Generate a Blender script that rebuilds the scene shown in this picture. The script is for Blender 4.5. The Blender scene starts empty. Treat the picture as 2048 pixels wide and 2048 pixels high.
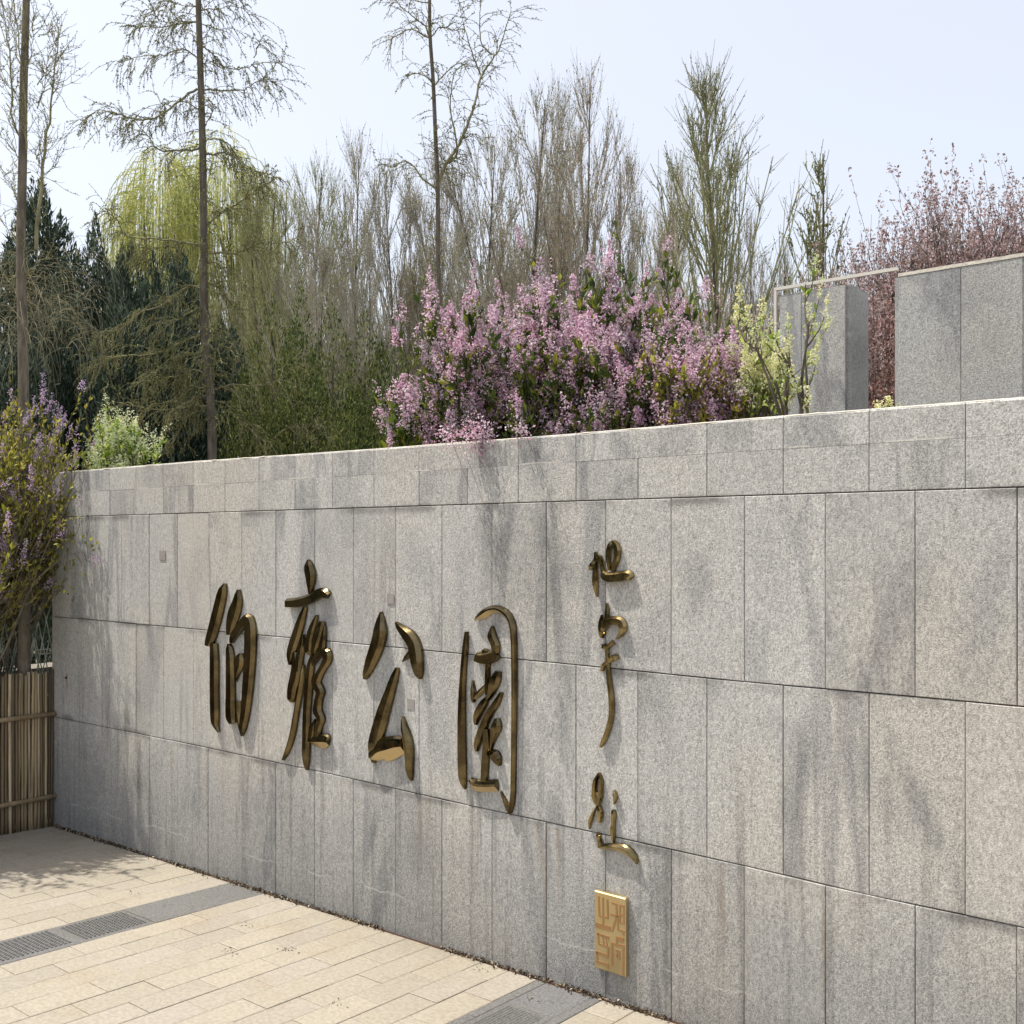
import bpy, math, random
import numpy as np
from mathutils import Vector
C = bpy.context.scene
COL = C.collection
R = math.radians
rng = np.random.default_rng(7)
random.seed(7)

# ------------------------------------------------------------------ camera
cam = bpy.data.cameras.new('camera'); camo = bpy.data.objects.new('camera', cam)
COL.objects.link(camo); C.camera = camo
camo.location = (0, 0, 0); camo.rotation_euler = (R(90), 0, 0)
cam.sensor_width = 36; cam.lens = 36*2000/2048
cam.shift_y = 59/2048
cam.clip_end = 2000; cam.clip_start = 0.05
# ------------------------------------------------------------------ light
SUN_V = Vector((-0.42, 0.060, 1.0)).normalized()        # towards the sun
w = bpy.data.worlds.new('World'); C.world = w; w.use_nodes = True
nt = w.node_tree; nt.nodes.clear()
sky = nt.nodes.new('ShaderNodeTexSky'); sky.sky_type = 'NISHITA'; sky.sun_disc = False
sky.sun_elevation = math.asin(SUN_V.z); sky.sun_rotation = math.atan2(SUN_V.x, SUN_V.y)
sky.air_density = 1.0; sky.dust_density = 4.0; sky.ozone_density = 1.0; sky.altitude = 0
bg = nt.nodes.new('ShaderNodeBackground'); bg.inputs['Strength'].default_value = 0.105
wo = nt.nodes.new('ShaderNodeOutputWorld')
veil = nt.nodes.new('ShaderNodeMix'); veil.data_type = 'RGBA'; veil.blend_type = 'ADD'; veil.inputs[0].default_value = 1.0
veil.inputs[7].default_value = (4.65, 4.55, 4.45, 1)          # thin even haze veil over the whole sky
nt.links.new(sky.outputs[0], veil.inputs[6]); nt.links.new(veil.outputs[2], bg.inputs[0]); nt.links.new(bg.outputs[0], wo.inputs[0])
sl = bpy.data.lights.new('sun', 'SUN'); sl.energy = 4.9; sl.angle = R(0.55); sl.color = (1.0, 0.93, 0.82)
so = bpy.data.objects.new('sun', sl); COL.objects.link(so)
so.rotation_euler = SUN_V.to_track_quat('Z', 'Y').to_euler(); so.location = (-20, 0, 40)
C.view_settings.view_transform = 'Standard'; C.view_settings.look = 'None'
C.view_settings.exposure = 0.28; C.view_settings.gamma = 1.0
C.view_settings.use_curve_mapping = False
C.render.engine = 'CYCLES'

# ------------------------------------------------------------------ frames of reference
A = np.array([2458., -2000., 0]); A /= np.linalg.norm(A)      # along the wall, to the right
B = np.array([2000., 2458., 0]); B /= np.linalg.norm(B)       # into the wall
C0 = np.array([(109-1024)/2000*7.4, 7.4, 0.])                 # left end of the wall
YAW = math.atan2(A[1], A[0])

def pt(u, v, d):                                              # photo measurement at distance d
    return np.array([(u-1024)/2000*d, d, (1083-v)/2000*d])
def wall_sz(u, v, off=0.0):                                   # photo measurement on the wall face
    r = np.array([(u-1024)/2000, 1, (1083-v)/2000])
    t = ((C0@B)+off)/(r@B); p = r*t
    return (p-C0)@A, p[2]
def loc2w(s, t, z): return C0+A*s+B*t+np.array([0, 0, z])
GN = np.array([0.00959391, 0.05311124, 0.99854251])           # slope of the paved ground
G0 = C0+np.array([0, 0, -2.102])
def gz(x, y): return G0[2]-((x-G0[0])*GN[0]+(y-G0[1])*GN[1])/GN[2]
def gz_st(s, t): p = C0+A*s+B*t; return gz(p[0], p[1])

# ------------------------------------------------------------------ mesh collector
class MB:
    def __init__(s): s.v = []; s.f4 = []; s.f3 = []; s.n = 0
    def add(s, v, f4=None, f3=None):
        v = np.asarray(v, float).reshape(-1, 3)
        if f4 is not None and len(f4): s.f4.append(np.asarray(f4, int).reshape(-1, 4)+s.n)
        if f3 is not None and len(f3): s.f3.append(np.asarray(f3, int).reshape(-1, 3)+s.n)
        s.v.append(v); s.n += len(v)
    def box(s, x0, x1, y0, y1, z0, z1):
        v = [(x, y, z) for z in (z0, z1) for y in (y0, y1) for x in (x0, x1)]
        s.add(v, [(0, 2, 3, 1), (4, 5, 7, 6), (0, 1, 5, 4), (1, 3, 7, 5), (3, 2, 6, 7), (2, 0, 4, 6)])
    def tubes(s, P, Rr, sides=3, cap=False):
        P = np.asarray(P, float); Rr = np.asarray(Rr, float)
        if P.ndim == 2: P = P[None]; Rr = Rr[None]
        N, K, _ = P.shape
        if N == 0: return
        T = np.gradient(P, axis=1); T /= np.linalg.norm(T, axis=2, keepdims=True)+1e-9
        ref = np.where(np.abs(T[:, :1, 2:3]) > .8, np.array([1., 0.13, 0]), np.array([0, 0.1, 1.]))
        U = np.cross(T, np.broadcast_to(ref, T.shape)); U /= np.linalg.norm(U, axis=2, keepdims=True)+1e-9
        V = np.cross(T, U)
        a = np.arange(sides)*2*np.pi/sides
        ring = P[:, :, None]+Rr[:, :, None, None]*(np.cos(a)[None, None, :, None]*U[:, :, None]+np.sin(a)[None, None, :, None]*V[:, :, None])
        i = (np.arange(N)*K)[:, None, None]; k = np.arange(K-1)[None, :, None]; j = np.arange(sides)[None, None, :]; jn = (j+1) % sides
        q = np.stack([(i+k)*sides+j, (i+k)*sides+jn, (i+k+1)*sides+jn, (i+k+1)*sides+j], -1).reshape(-1, 4)
        f3 = None
        if cap:
            vv = ring.reshape(-1, 3); base = len(vv)
            ends = np.concatenate([P[:, 0], P[:, -1]]); fs = []
            for n in range(N):
                for jj in range(sides):
                    fs.append((base+n, (n*K)*sides+(jj+1) % sides, (n*K)*sides+jj))
                    fs.append((base+N+n, (n*K+K-1)*sides+jj, (n*K+K-1)*sides+(jj+1) % sides))
            s.add(np.concatenate([vv, ends]), q, fs); return
        s.add(ring, q)
    def leaves(s, P, ax, ay, fold=0.0):                       # rhombic leaf: centre, half long axis, half short axis
        P = np.asarray(P); N = len(P)
        if N == 0: return
        nrm = np.cross(ax, ay); nrm /= np.linalg.norm(nrm, axis=1, keepdims=True)+1e-9
        f = fold*np.linalg.norm(ay, axis=1, keepdims=True)*nrm
        v = np.stack([P-ax, P+ay+f, P+ax, P-ay+f], 1)
        q = np.arange(N*4).reshape(N, 4)
        if fold:
            s.add(v, None, np.concatenate([q[:, [0, 1, 2]], q[:, [0, 2, 3]]]))
        else: s.add(v, q)
    def mesh(s, name, mat, smooth=False):
        me = bpy.data.meshes.new(name)
        v = np.concatenate(s.v) if s.v else np.zeros((0, 3))
        f4 = np.concatenate(s.f4) if s.f4 else np.zeros((0, 4), int)
        f3 = np.concatenate(s.f3) if s.f3 else np.zeros((0, 3), int)
        me.vertices.add(len(v)); me.vertices.foreach_set('co', v.astype(np.float32).ravel())
        li = np.concatenate([f4.ravel(), f3.ravel()]).astype(np.int32)
        me.loops.add(len(li)); me.loops.foreach_set('vertex_index', li)
        st = np.concatenate([np.arange(len(f4))*4, len(f4)*4+np.arange(len(f3))*3]).astype(np.int32)
        tot = np.concatenate([np.full(len(f4), 4), np.full(len(f3), 3)]).astype(np.int32)
        me.polygons.add(len(st)); me.polygons.foreach_set('loop_start', st); me.polygons.foreach_set('loop_total', tot)
        me.update(calc_edges=True); me.validate()
        me.polygons.foreach_set('use_smooth', np.full(len(st), smooth, bool))
        if mat: me.materials.append(mat)
        return me
    def build(s, name, mat, parent=None, smooth=False, loc=None, **props):
        return link(name, s.mesh(name, mat, smooth), parent, loc, **props)

def link(name, data, parent=None, loc=None, rz=None, **props):
    o = bpy.data.objects.new(name, data); COL.objects.link(o)
    if parent: o.parent = parent
    if loc is not None: o.location = loc
    if rz is not None: o.rotation_euler[2] = rz
    for k, v in props.items(): o[k] = v
    return o
def thing(name, label, cat, loc=(0, 0, 0), rz=0, group=None):
    o = link(name, None, None, loc, rz); o['label'] = label; o['category'] = cat
    if group: o['group'] = group
    return o
def copy_thing(src, label, loc, rz=0, sc=(1, 1, 1), group=None):
    r = src.copy(); COL.objects.link(r); r.location = loc; r.rotation_euler = (0, 0, rz); r.scale = sc; r['label'] = label
    if group: r['group'] = group
    for ch in src.children:
        c = ch.copy(); COL.objects.link(c); c.parent = r
    return r

# ------------------------------------------------------------------ node helper
class NT:
    def __init__(s, name):
        s.m = bpy.data.materials.new(name); s.m.use_nodes = True; s.t = s.m.node_tree; s.t.nodes.clear()
        s.out = s.t.nodes.new('ShaderNodeOutputMaterial')
    def n(s, ty, **kw):
        x = s.t.nodes.new(ty)
        for k, v in kw.items():
            if hasattr(x, k): setattr(x, k, v)
        return x
    def L(s, a, b): s.t.links.new(a, b)
    def put(s, v, inp):
        if isinstance(v, (int, float)): inp.default_value = v
        elif isinstance(v, tuple): inp.default_value = v if len(v) == len(inp.default_value) else v+(1,)
        else: s.L(v, inp)
    def math(s, op, a, b=0.0, c=None, clamp=False):
        x = s.n('ShaderNodeMath', operation=op, use_clamp=clamp); s.put(a, x.inputs[0]); s.put(b, x.inputs[1])
        if c is not None: s.put(c, x.inputs[2])
        return x.outputs[0]
    def mix(s, f, a, b, bt='MIX'):
        x = s.n('ShaderNodeMix', data_type='RGBA', blend_type=bt); s.put(f, x.inputs[0])
        s.put(a, x.inputs[6]); s.put(b, x.inputs[7]); return x.outputs[2]
    def noise(s, co, sc, det=2.0, rough=.5, dist=0.0):
        x = s.n('ShaderNodeTexNoise'); s.L(co, x.inputs['Vector']); x.inputs['Scale'].default_value = sc
        x.inputs['Detail'].default_value = det; x.inputs['Roughness'].default_value = rough; x.inputs['Distortion'].default_value = dist
        return x.outputs[0]
    def map(s, co, sc, loc=(0, 0, 0)):
        x = s.n('ShaderNodeMapping'); s.L(co, x.inputs[0]); x.inputs['Scale'].default_value = sc; x.inputs['Location'].default_value = loc
        return x.outputs[0]
    def rng(s, v, a, b, c=0.0, d=1.0, smooth=True):
        x = s.n('ShaderNodeMapRange', interpolation_type='SMOOTHSTEP' if smooth else 'LINEAR'); s.put(v, x.inputs[0])
        for i, q in enumerate((a, b, c, d)): s.put(q, x.inputs[i+1])
        return x.outputs[0]
    def ramp(s, f, stops):
        x = s.n('ShaderNodeValToRGB'); s.L(f, x.inputs[0]); e = x.color_ramp.elements
        while len(e) < len(stops): e.new(.5)
        for i, (p, c) in enumerate(stops): e[i].position = p; e[i].color = c+(1,)
        return x.outputs[0]
    def obj(s): return s.n('ShaderNodeTexCoord').outputs['Object']
    def bsdf(s, col, rough=.8, metal=0.0, bump=None, bd=.01, bs=1.0, trans=None, spec=.5):
        p = s.n('ShaderNodeBsdfPrincipled'); s.put(col, p.inputs['Base Color']); s.put(rough, p.inputs['Roughness'])
        s.put(metal, p.inputs['Metallic']); p.inputs['Specular IOR Level'].default_value = spec
        if bump is not None:
            b = s.n('ShaderNodeBump'); b.inputs['Distance'].default_value = bd; b.inputs['Strength'].default_value = bs
            s.L(bump, b.inputs['Height']); s.L(b.outputs[0], p.inputs['Normal'])
        o = p.outputs[0]
        if trans:
            t = s.n('ShaderNodeBsdfTranslucent'); s.put(col, t.inputs[0])
            mx = s.n('ShaderNodeMixShader'); mx.inputs[0].default_value = trans; s.L(o, mx.inputs[1]); s.L(t.outputs[0], mx.inputs[2]); o = mx.outputs[0]
        s.L(o, s.out.inputs[0]); return s.m

def leaf_mat(name, cols, trans=.35, rough=.6, clump=None):
    m = NT(name); g = m.n('ShaderNodeNewGeometry').outputs['Random Per Island']
    n = len(cols); c = m.ramp(g, [(i/(n-1), q) for i, q in enumerate(cols)])
    co = m.obj(); k = m.noise(co, clump or 3.0, 2)
    c = m.mix(m.rng(k, .35, .7), c, m.mix(1.0, c, (.68, .78, .72), 'MULTIPLY'))
    return m.bsdf(c, rough, trans=trans, spec=.25)
def bark_mat(name, c1, c2, sc=30):
    m = NT(name); co = m.obj(); k = m.noise(m.map(co, (1, 1, .2)), sc, 4, .6)
    k2 = m.noise(co, 2.0, 2)
    c = m.mix(m.rng(k, .35, .65), c1, c2); c = m.mix(m.rng(k2, .4, .7, 0, .5), c, tuple(x*.75 for x in c2))
    return m.bsdf(c, .9, bump=k, bd=.008, bs=.8, spec=.2)

# granite of the sign wall, in the wall's own coordinates (x along, z up)
def granite(name, tint=(1, 1, 1), marks=True, lo=(.255, .256, .25), hi=(.625, .62, .59)):
    m = NT(name); co = m.obj(); ori = m.n('ShaderNodeObjectInfo').outputs['Random']
    cz = m.map(co, (1, 1, .75))
    off = m.n('ShaderNodeCombineXYZ'); m.L(m.math('MULTIPLY', ori, 37.0), off.inputs[1])
    va = m.n('ShaderNodeVectorMath', operation='ADD'); m.L(cz, va.inputs[0]); m.L(off.outputs[0], va.inputs[1]); cs = va.outputs[0]
    g1 = m.noise(m.map(cz, (1.25, 1, .8)), 130, 3, .75); g2 = m.noise(cz, 260, 2, .7); g3 = m.noise(m.map(cz, (1.3, 1, .7)), 48, 2)
    g = m.math('ADD', m.math('MULTIPLY', g1, .46), m.math('ADD', m.math('MULTIPLY', g2, .38), m.math('MULTIPLY', g3, .16)))
    c = m.mix(m.rng(g, .395, .61, smooth=False), lo, hi)
    dk = m.noise(cz, 130, 1, .5); c = m.mix(m.rng(dk, .67, .76, 0, .55), c, (.09, .07, .072))
    sm = m.noise(m.map(cs, (1.7, 1, 1.1)), 1.3, 4, .55, 1.0)                       # clouds in the stone, slab by slab
    c = m.mix(m.rng(sm, .50, .66, 0, .52), c, m.mix(1.0, c, (.66, .68, .71), 'MULTIPLY'))
    rot = m.n('ShaderNodeMapping'); m.L(cs, rot.inputs[0]); rot.inputs['Rotation'].default_value = (0, R(32), 0); rot.inputs['Scale'].default_value = (2.6, 1, .55)
    vein = m.noise(rot.outputs[0], 1.15, 4, .55, 1.2)
    vm = m.rng(m.noise(m.map(cs, (1, 1, .5), (9, 0, 4)), .9, 1), .48, .60)
    c = m.mix(m.math('MULTIPLY', vm, m.rng(m.math('ABSOLUTE', m.math('SUBTRACT', vein, .5)), 0, .075, .85, 0)), c, m.mix(1.0, c, (.64, .65, .68), 'MULTIPLY'))
    warm = m.noise(cz, .8, 2)
    c = m.mix(m.rng(warm, .42, .66, 0, .75), c, m.mix(1.0, c, (1.04, 1.0, .945), 'MULTIPLY'))
    ps = m.math('ADD', .935, m.math('MULTIPLY', ori, .13))
    cc = m.n('ShaderNodeCombineColor'); [m.L(ps, cc.inputs[i]) for i in range(3)]
    c = m.mix(1.0, c, cc.outputs[0], 'MULTIPLY')
    if marks:                                                             # broad stains, plus painted shadow streaks of the overhanging lilac
        wob = m.math('MULTIPLY', m.math('SUBTRACT', m.noise(cz, 6, 4, .6), .5), 1.1)
        for (u0, v0, u1, v1, hw, stg) in ((1400, 1085, 1395, 1245, 34, .75), (1640, 1390, 1565, 1690, 30, .8), (1745, 1405, 1915, 1770, 24, .8), (1700, 1500, 1860, 1700, 60, .35), (1560, 1400, 1600, 1560, 45, .4),
                                          (985, 1000, 1130, 1290, 62, .7), (1060, 1010, 1190, 1230, 30, .6), (955, 872, 1010, 1000, 48, .65), (1050, 880, 1090, 1000, 30, .5), (1845, 1050, 1810, 1290, 40, .5),
                                          (1320, 1350, 1340, 1560, 26, .35), (420, 1060, 380, 1200, 20, .4), (720, 960, 690, 1120, 22, .35), (1500, 1000, 1560, 1250, 40, .35), (1110, 1180, 1150, 1500, 40, .4), (820, 1560, 850, 1800, 26, .5), (560, 1500, 575, 1640, 22, .4)):
            (xa, za), (xb, zb2) = wall_sz(u0, v0), wall_sz(u1, v1); L2_ = math.hypot(xb-xa, zb2-za)/2; sx = abs(wall_sz((u0+u1)/2+hw, v0)[0]-wall_sz((u0+u1)/2, v0)[0])
            mp = m.n('ShaderNodeMapping', vector_type='TEXTURE'); m.L(co, mp.inputs[0]); mp.inputs['Location'].default_value = ((xa+xb)/2, 0, (za+zb2)/2)
            mp.inputs['Rotation'].default_value = (0, math.atan2(xb-xa, zb2-za), 0); mp.inputs['Scale'].default_value = (sx*1.5, 50, L2_*1.25)
            ln_ = m.n('ShaderNodeVectorMath', operation='LENGTH'); m.L(mp.outputs[0], ln_.inputs[0])
            c = m.mix(m.rng(m.math('ADD', ln_.outputs['Value'], wob), .15, 1.0, stg, 0), c, m.mix(1.0, c, (.66, .675, .70), 'MULTIPLY'))
        xyz = m.n('ShaderNodeSeparateXYZ'); m.L(co, xyz.inputs[0]); X, Z = xyz.outputs[0], xyz.outputs[2]
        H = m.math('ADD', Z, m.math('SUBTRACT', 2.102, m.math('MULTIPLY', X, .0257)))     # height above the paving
        st = m.noise(m.map(co, (9, 1, .35)), 1.6, 4, .6)                        # rain streaks
        c = m.mix(m.math('MULTIPLY', m.rng(st, .50, .70), m.rng(Z, -.5, -1.35, .04, 1.0)), c, m.mix(1.0, c, (.66, .655, .655), 'MULTIPLY'))
        st2 = m.noise(m.map(co, (14, 1, .5), (5, 0, 3)), 1.5, 3, .6)
        below = m.math('MULTIPLY', m.rng(Z, -1.262, -1.30), m.rng(Z, -1.95, -1.35, .1, 1))
        c = m.mix(m.math('MULTIPLY', m.rng(st2, .56, .70), m.math('MULTIPLY', below, .55)), c, (.27, .215, .16))
        below2 = m.math('MULTIPLY', m.rng(Z, -.54, -.58), m.rng(Z, -.85, -.58))
        c = m.mix(m.math('MULTIPLY', m.rng(st2, .58, .72), m.math('MULTIPLY', below2, .35)), c, (.30, .25, .20))
        # grime along the joints
        jd = None
        for z0 in (.178, -.546, -1.268):
            q = m.math('ABSOLUTE', m.math('SUBTRACT', Z, z0-.012)); jd = q if jd is None else m.math('MINIMUM', jd, q)
        gn = m.noise(co, 3.5, 3)
        c = m.mix(m.math('MULTIPLY', m.rng(jd, .0, .038, 1, 0), m.rng(gn, .42, .66, 0, .6)), c, (.10, .095, .09))
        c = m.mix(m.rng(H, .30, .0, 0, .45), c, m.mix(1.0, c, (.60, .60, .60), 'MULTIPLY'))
        damp = m.noise(co, 2.2, 3)
        c = m.mix(m.math('MULTIPLY', m.rng(m.math('ADD', H, m.math('MULTIPLY', damp, .25)), 1.0, .40), .62), c, m.mix(1.0, c, (.55, .56, .58), 'MULTIPLY'))
        # pale lime line left by splashing water
        wv = m.noise(m.map(co, (1, 1, 0)), 2.6, 4, .6)
        ln = m.math('ABSOLUTE', m.math('SUBTRACT', H, m.math('ADD', .12, m.math('ADD', m.math('MULTIPLY', wv, .13), m.math('MULTIPLY', m.noise(m.map(co, (1, 1, 0)), 24, 3), .02)))))
        br = m.math('MULTIPLY', m.rng(m.noise(co, 2.1, 3), .45, .56), m.rng(X, 5.9, 5.3))
        c = m.mix(m.math('MULTIPLY', m.rng(ln, .0005, .008, 1, 0), m.math('MULTIPLY', br, .5)), c, (.50, .49, .46))
        # rust round the old anchor hole near the left end
        rx = m.math('ABSOLUTE', m.math('SUBTRACT', X, .19)); rz = m.rng(Z, -1.18, -.98, 0, 1)
        rr = m.math('MULTIPLY', m.rng(rx, .004, .022, 1, 0), m.math('MULTIPLY', rz, m.rng(Z, -.95, -.97)))
        c = m.mix(m.math('MULTIPLY', rr, .6), c, (.22, .10, .04))
        # slim pale mortar smear between cap stones
        ml = m.math('ABSOLUTE', m.math('SUBTRACT', Z, m.math('ADD', .345, m.math('MULTIPLY', m.noise(m.map(co, (1, 1, 0)), 5, 3), .02))))
        c = m.mix(m.math('MULTIPLY', m.rng(ml, .001, .006, 1, 0), m.rng(m.noise(m.map(co, (1, 1, 0)), 3, 1), .5, .6, 0, .7)), c, (.62, .60, .55))
    if tint != (1, 1, 1): c = m.mix(1.0, c, tint, 'MULTIPLY')
    return m.bsdf(c, .85, bump=g, bd=.010, bs=.7, spec=.3)

M_wall = granite('wall_granite')
M_upper = granite('upper_granite', (.90, .925, .94), False)
m = NT('joint_mortar'); M_joint = m.bsdf((.055, .05, .045), .95)
m = NT('bed_soil'); co = m.obj(); k = m.noise(co, 6, 5, .6); M_soil = m.bsdf(m.mix(k, (.05, .035, .02), (.12, .09, .06)), .95, bump=k, bd=.05)
m = NT('cap_lime'); co = m.obj(); k = m.noise(co, 60, 3); M_lip = m.bsdf(m.mix(k, (.50, .47, .40), (.74, .70, .60)), .9, bump=k, bd=.003)

def paver_mat(name, lo, hi, grit=60, dirt=.5):
    m = NT(name); co = m.obj(); ori = m.n('ShaderNodeObjectInfo').outputs['Random']; isl = m.n('ShaderNodeNewGeometry').outputs['Random Per Island']
    k = m.noise(co, grit, 4, .6); k2 = m.noise(co, 2.2, 4, .6, .4)
    c = m.mix(m.rng(k, .3, .7), lo, hi)
    rr = m.math('FRACT', m.math('ADD', ori, isl))
    v = m.math('ADD', .93, m.math('MULTIPLY', rr, .12)); cc = m.n('ShaderNodeCombineColor'); [m.L(v, cc.inputs[i]) for i in range(3)]
    c = m.mix(1.0, c, cc.outputs[0], 'MULTIPLY')
    c = m.mix(m.rng(m.math('FRACT', m.math('MULTIPLY', rr, 7.3)), .6, 1, 0, .5), c, m.mix(1.0, c, (.96, .97, 1.06), 'MULTIPLY'))
    c = m.mix(m.rng(k2, .52, .74, 0, dirt), c, m.mix(1.0, c, (.88, .82, .72), 'MULTIPLY'))
    sp = m.noise(co, 24, 3, .7); c = m.mix(m.rng(sp, .70, .76, 0, .45), c, (.22, .18, .13))
    gr = m.noise(co, .9, 5, .65, .6); c = m.mix(m.rng(gr, .50, .68, 0, .55), c, m.mix(1.0, c, (.84, .83, .82), 'MULTIPLY'))
    return m.bsdf(c, .8, bump=k, bd=.002, bs=.5, spec=.3)
M_paver = paver_mat('cream_paver', (.262, .238, .194), (.335, .306, .253))
M_gpaver = paver_mat('grey_paver', (.095, .096, .094), (.17, .168, .163), 90, .3)
m = NT('joint_sand'); co = m.obj(); k = m.noise(co, 5, 4, .6); M_sand = m.bsdf(m.mix(m.rng(k, .40, .60), (.26, .21, .15), (.07, .05, .035)), .95)

# brass-bronze of the characters
def bronze(name, c1, c2):
  m = NT(name); co = m.obj(); k = m.noise(co, 9, 4, .6); k2 = m.noise(m.map(co, (1, 1, .3)), 60, 3)
  c = m.mix(m.rng(k, .35, .65), c1, c2); c = m.mix(m.rng(k2, .55, .75, 0, .5), c, (.09, .07, .04))
  return m.bsdf(c, m.rng(k, .3, .7, .13, .26), 1.0, bump=k2, bd=.0015, bs=.4)
M_bronze = bronze('bronze_dark_reflection', (.085, .068, .038), (.20, .155, .078)); M_bronze2 = bronze('bronze_bright_reflection', (.17, .135, .065), (.36, .28, .135))  # one bronze in two tones; the signature's brighter reflections are painted in
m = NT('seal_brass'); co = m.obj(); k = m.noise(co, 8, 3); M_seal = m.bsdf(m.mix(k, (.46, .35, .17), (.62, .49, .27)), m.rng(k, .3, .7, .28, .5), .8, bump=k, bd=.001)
m = NT('seal_ink'); co = m.obj(); k = m.noise(co, 12, 3); M_ink = m.bsdf(m.mix(k, (.33, .19, .08), (.42, .25, .12)), .5, .6)
m = NT('adhesive'); co = m.obj(); k = m.noise(co, 90, 3); M_adh = m.bsdf(m.mix(k, (.22, .20, .19), (.33, .31, .29)), .9)
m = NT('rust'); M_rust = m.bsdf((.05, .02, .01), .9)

# ------------------------------------------------------------------ big ground
g = MB(); n = 60
xs = np.linspace(-150, 150, n); ys = np.concatenate([np.linspace(-150, -8, 20), np.linspace(-7, 12, 30), np.linspace(14, 300, 30)])
vv = np.array([[x, y, min(gz(np.clip(x, -12, 12), np.clip(y, -8, 9))-.06, -1.6)] for y in ys for x in xs]); idx = np.arange(len(vv)).reshape(len(ys), n)
g.add(vv, np.stack([idx[:-1, :-1], idx[:-1, 1:], idx[1:, 1:], idx[1:, :-1]], -1).reshape(-1, 4))
g.build('ground', M_soil, kind='structure')

# ------------------------------------------------------------------ paving
pav = link('paving', None, None, tuple(C0), YAW, kind='structure')
def top_quad_box(mb, s0, s1, t0, t1, dz, gap=.0016, th=.05, bev=.004):
    q = [(s0+gap, t0+gap), (s1-gap, t0+gap), (s1-gap, t1-gap), (s0+gap, t1-gap)]
    q2 = [(s0+gap+bev, t0+gap+bev), (s1-gap-bev, t0+gap+bev), (s1-gap-bev, t1-gap-bev), (s0+gap+bev, t1-gap-bev)]
    v = [(a_, b_, gz_st(a_, b_)+dz-th) for a_, b_ in q]+[(a_, b_, gz_st(a_, b_)+dz-bev*.5) for a_, b_ in q]+[(a_, b_, gz_st(a_, b_)+dz) for a_, b_ in q2]
    f = [(i, (i+1) % 4, (i+1) % 4+4, i+4) for i in range(4)]+[(i+4, (i+1) % 4+4, (i+1) % 4+8, i+8) for i in range(4)]+[(8, 9, 10, 11)]
    mb.add(v, f)
def vis(s, t, mg=60):
    p = loc2w(s, t, gz_st(s, t))
    if p[1] < 1: return False
    u = 1024+p[0]/p[1]*2000; v = 1083-p[2]/p[1]*2000
    return -mg < u < 2048+mg and v < 2048+mg
courses = []
s = 2.20
while s > .02: courses.append((max(s-.1645, 0.0), s, 0)); s -= .1645
for i in range(12): courses.append((2.53+i*.1665, 2.53+(i+1)*.1665, 0))
courses.append((2.20, 2.53, 1)); courses.append((4.53, 4.58, 2)); courses.append((4.58, 4.83, 1)); courses.append((4.83, 4.88, 2))
s = 4.88
while s < 9.5: courses.append((s, s+.166, 0)); s += .166
rest = MB(); nv = 0
L_ = .336; WB = -.020
for s0, s1, kind in courses:
    if kind == 0:
        k = int(round((s0-3.20)/.1655)); off = -.838 if k % 2 == 0 else -.67
        t = off+L_*3
        while t > WB: t -= L_
        edges = [WB]+[t-L_*j for j in range(0, 19)]
    elif kind == 1: edges = [WB]+[-.30-.405*j for j in range(0, 16)]
    else: edges = [WB]+[-.5-.8*j for j in range(0, 8)]
    for t1, t0 in zip(edges[:-1], edges[1:]):
        if t1-t0 < .01: continue
        dz = random.uniform(-.0015, .0015)
        if vis((s0+s1)/2, (t0+t1)/2) and nv < 290:
            mb = MB(); top_quad_box(mb, s0, s1, t0, t1, dz, gap=random.uniform(.0006, .0020)); nv += 1
            ob = mb.build('paver' if kind == 0 else 'grey_paver', M_gpaver if kind else M_paver, pav)
            if kind == 1 and s0 < 3 and t1 < -.65:                # embossed drain slabs
                nb = MB(); ns = 13; nt_ = 15
                for i in range(ns):
                    for j in range(nt_):
                        cs_ = s0+.035+(s1-s0-.07)*(i+.5)/ns; ct = t0+.03+(t1-t0-.06)*(j+.5)/nt_
                        h = .0075; z0 = gz_st(cs_, ct)+dz
                        nb.add([(cs_-h, ct-h, z0), (cs_+h, ct-h, z0), (cs_+h, ct+h, z0), (cs_-h, ct+h, z0),
                                (cs_-h*.6, ct-h*.6, z0+.006), (cs_+h*.6, ct-h*.6, z0+.006), (cs_+h*.6, ct+h*.6, z0+.006), (cs_-h*.6, ct+h*.6, z0+.006)],
                               [(0, 1, 5, 4), (1, 2, 6, 5), (2, 3, 7, 6), (3, 0, 4, 7), (4, 5, 6, 7)])
                nb.build('raised_studs', M_gpaver, ob, kind='stuff')
            if kind == 1 and s0 > 3 and t1 < -.25:
                nb = MB(); ns = 12
                for i in range(ns):
                    cs_ = s0+.03+(s1-s0-.06)*(i+.5)/ns; h = .005; a0, a1 = t0+.03, t1-.03
                    z0 = gz_st(cs_, a0)+dz; z1 = gz_st(cs_, a1)+dz
                    nb.add([(cs_-h, a0, z0), (cs_+h, a0, z0), (cs_+h, a1, z1), (cs_-h, a1, z1), (cs_, a0, z0+.004), (cs_, a1, z1+.004)],
                           [(0, 4, 5, 3), (4, 1, 2, 5)])
                nb.build('raised_ribs', M_gpaver, ob, kind='stuff')
        elif kind == 0: top_quad_box(rest, s0, s1, t0, t1, dz)
        else:
            mb2 = globals().setdefault('restg', MB()); top_quad_box(mb2, s0, s1, t0, t1, dz)
rest.build('outer_pavers', M_paver, pav, kind='stuff')
if 'restg' in globals(): restg.build('outer_grey_pavers', M_gpaver, pav, kind='stuff')
mb = MB(); q = [(-.3, -6.6), (9.6, -6.6), (9.6, .05), (-.3, .05)]
mb.add([(a_, b_, gz_st(a_, b_)-.0035) for a_, b_ in q], [(0, 1, 2, 3)]); mb.build('joint_bed', M_sand, pav)
mb = MB(); q = [(-.0, -.017), (9.6, -.017), (9.6, .02), (-.0, .02)]
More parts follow.
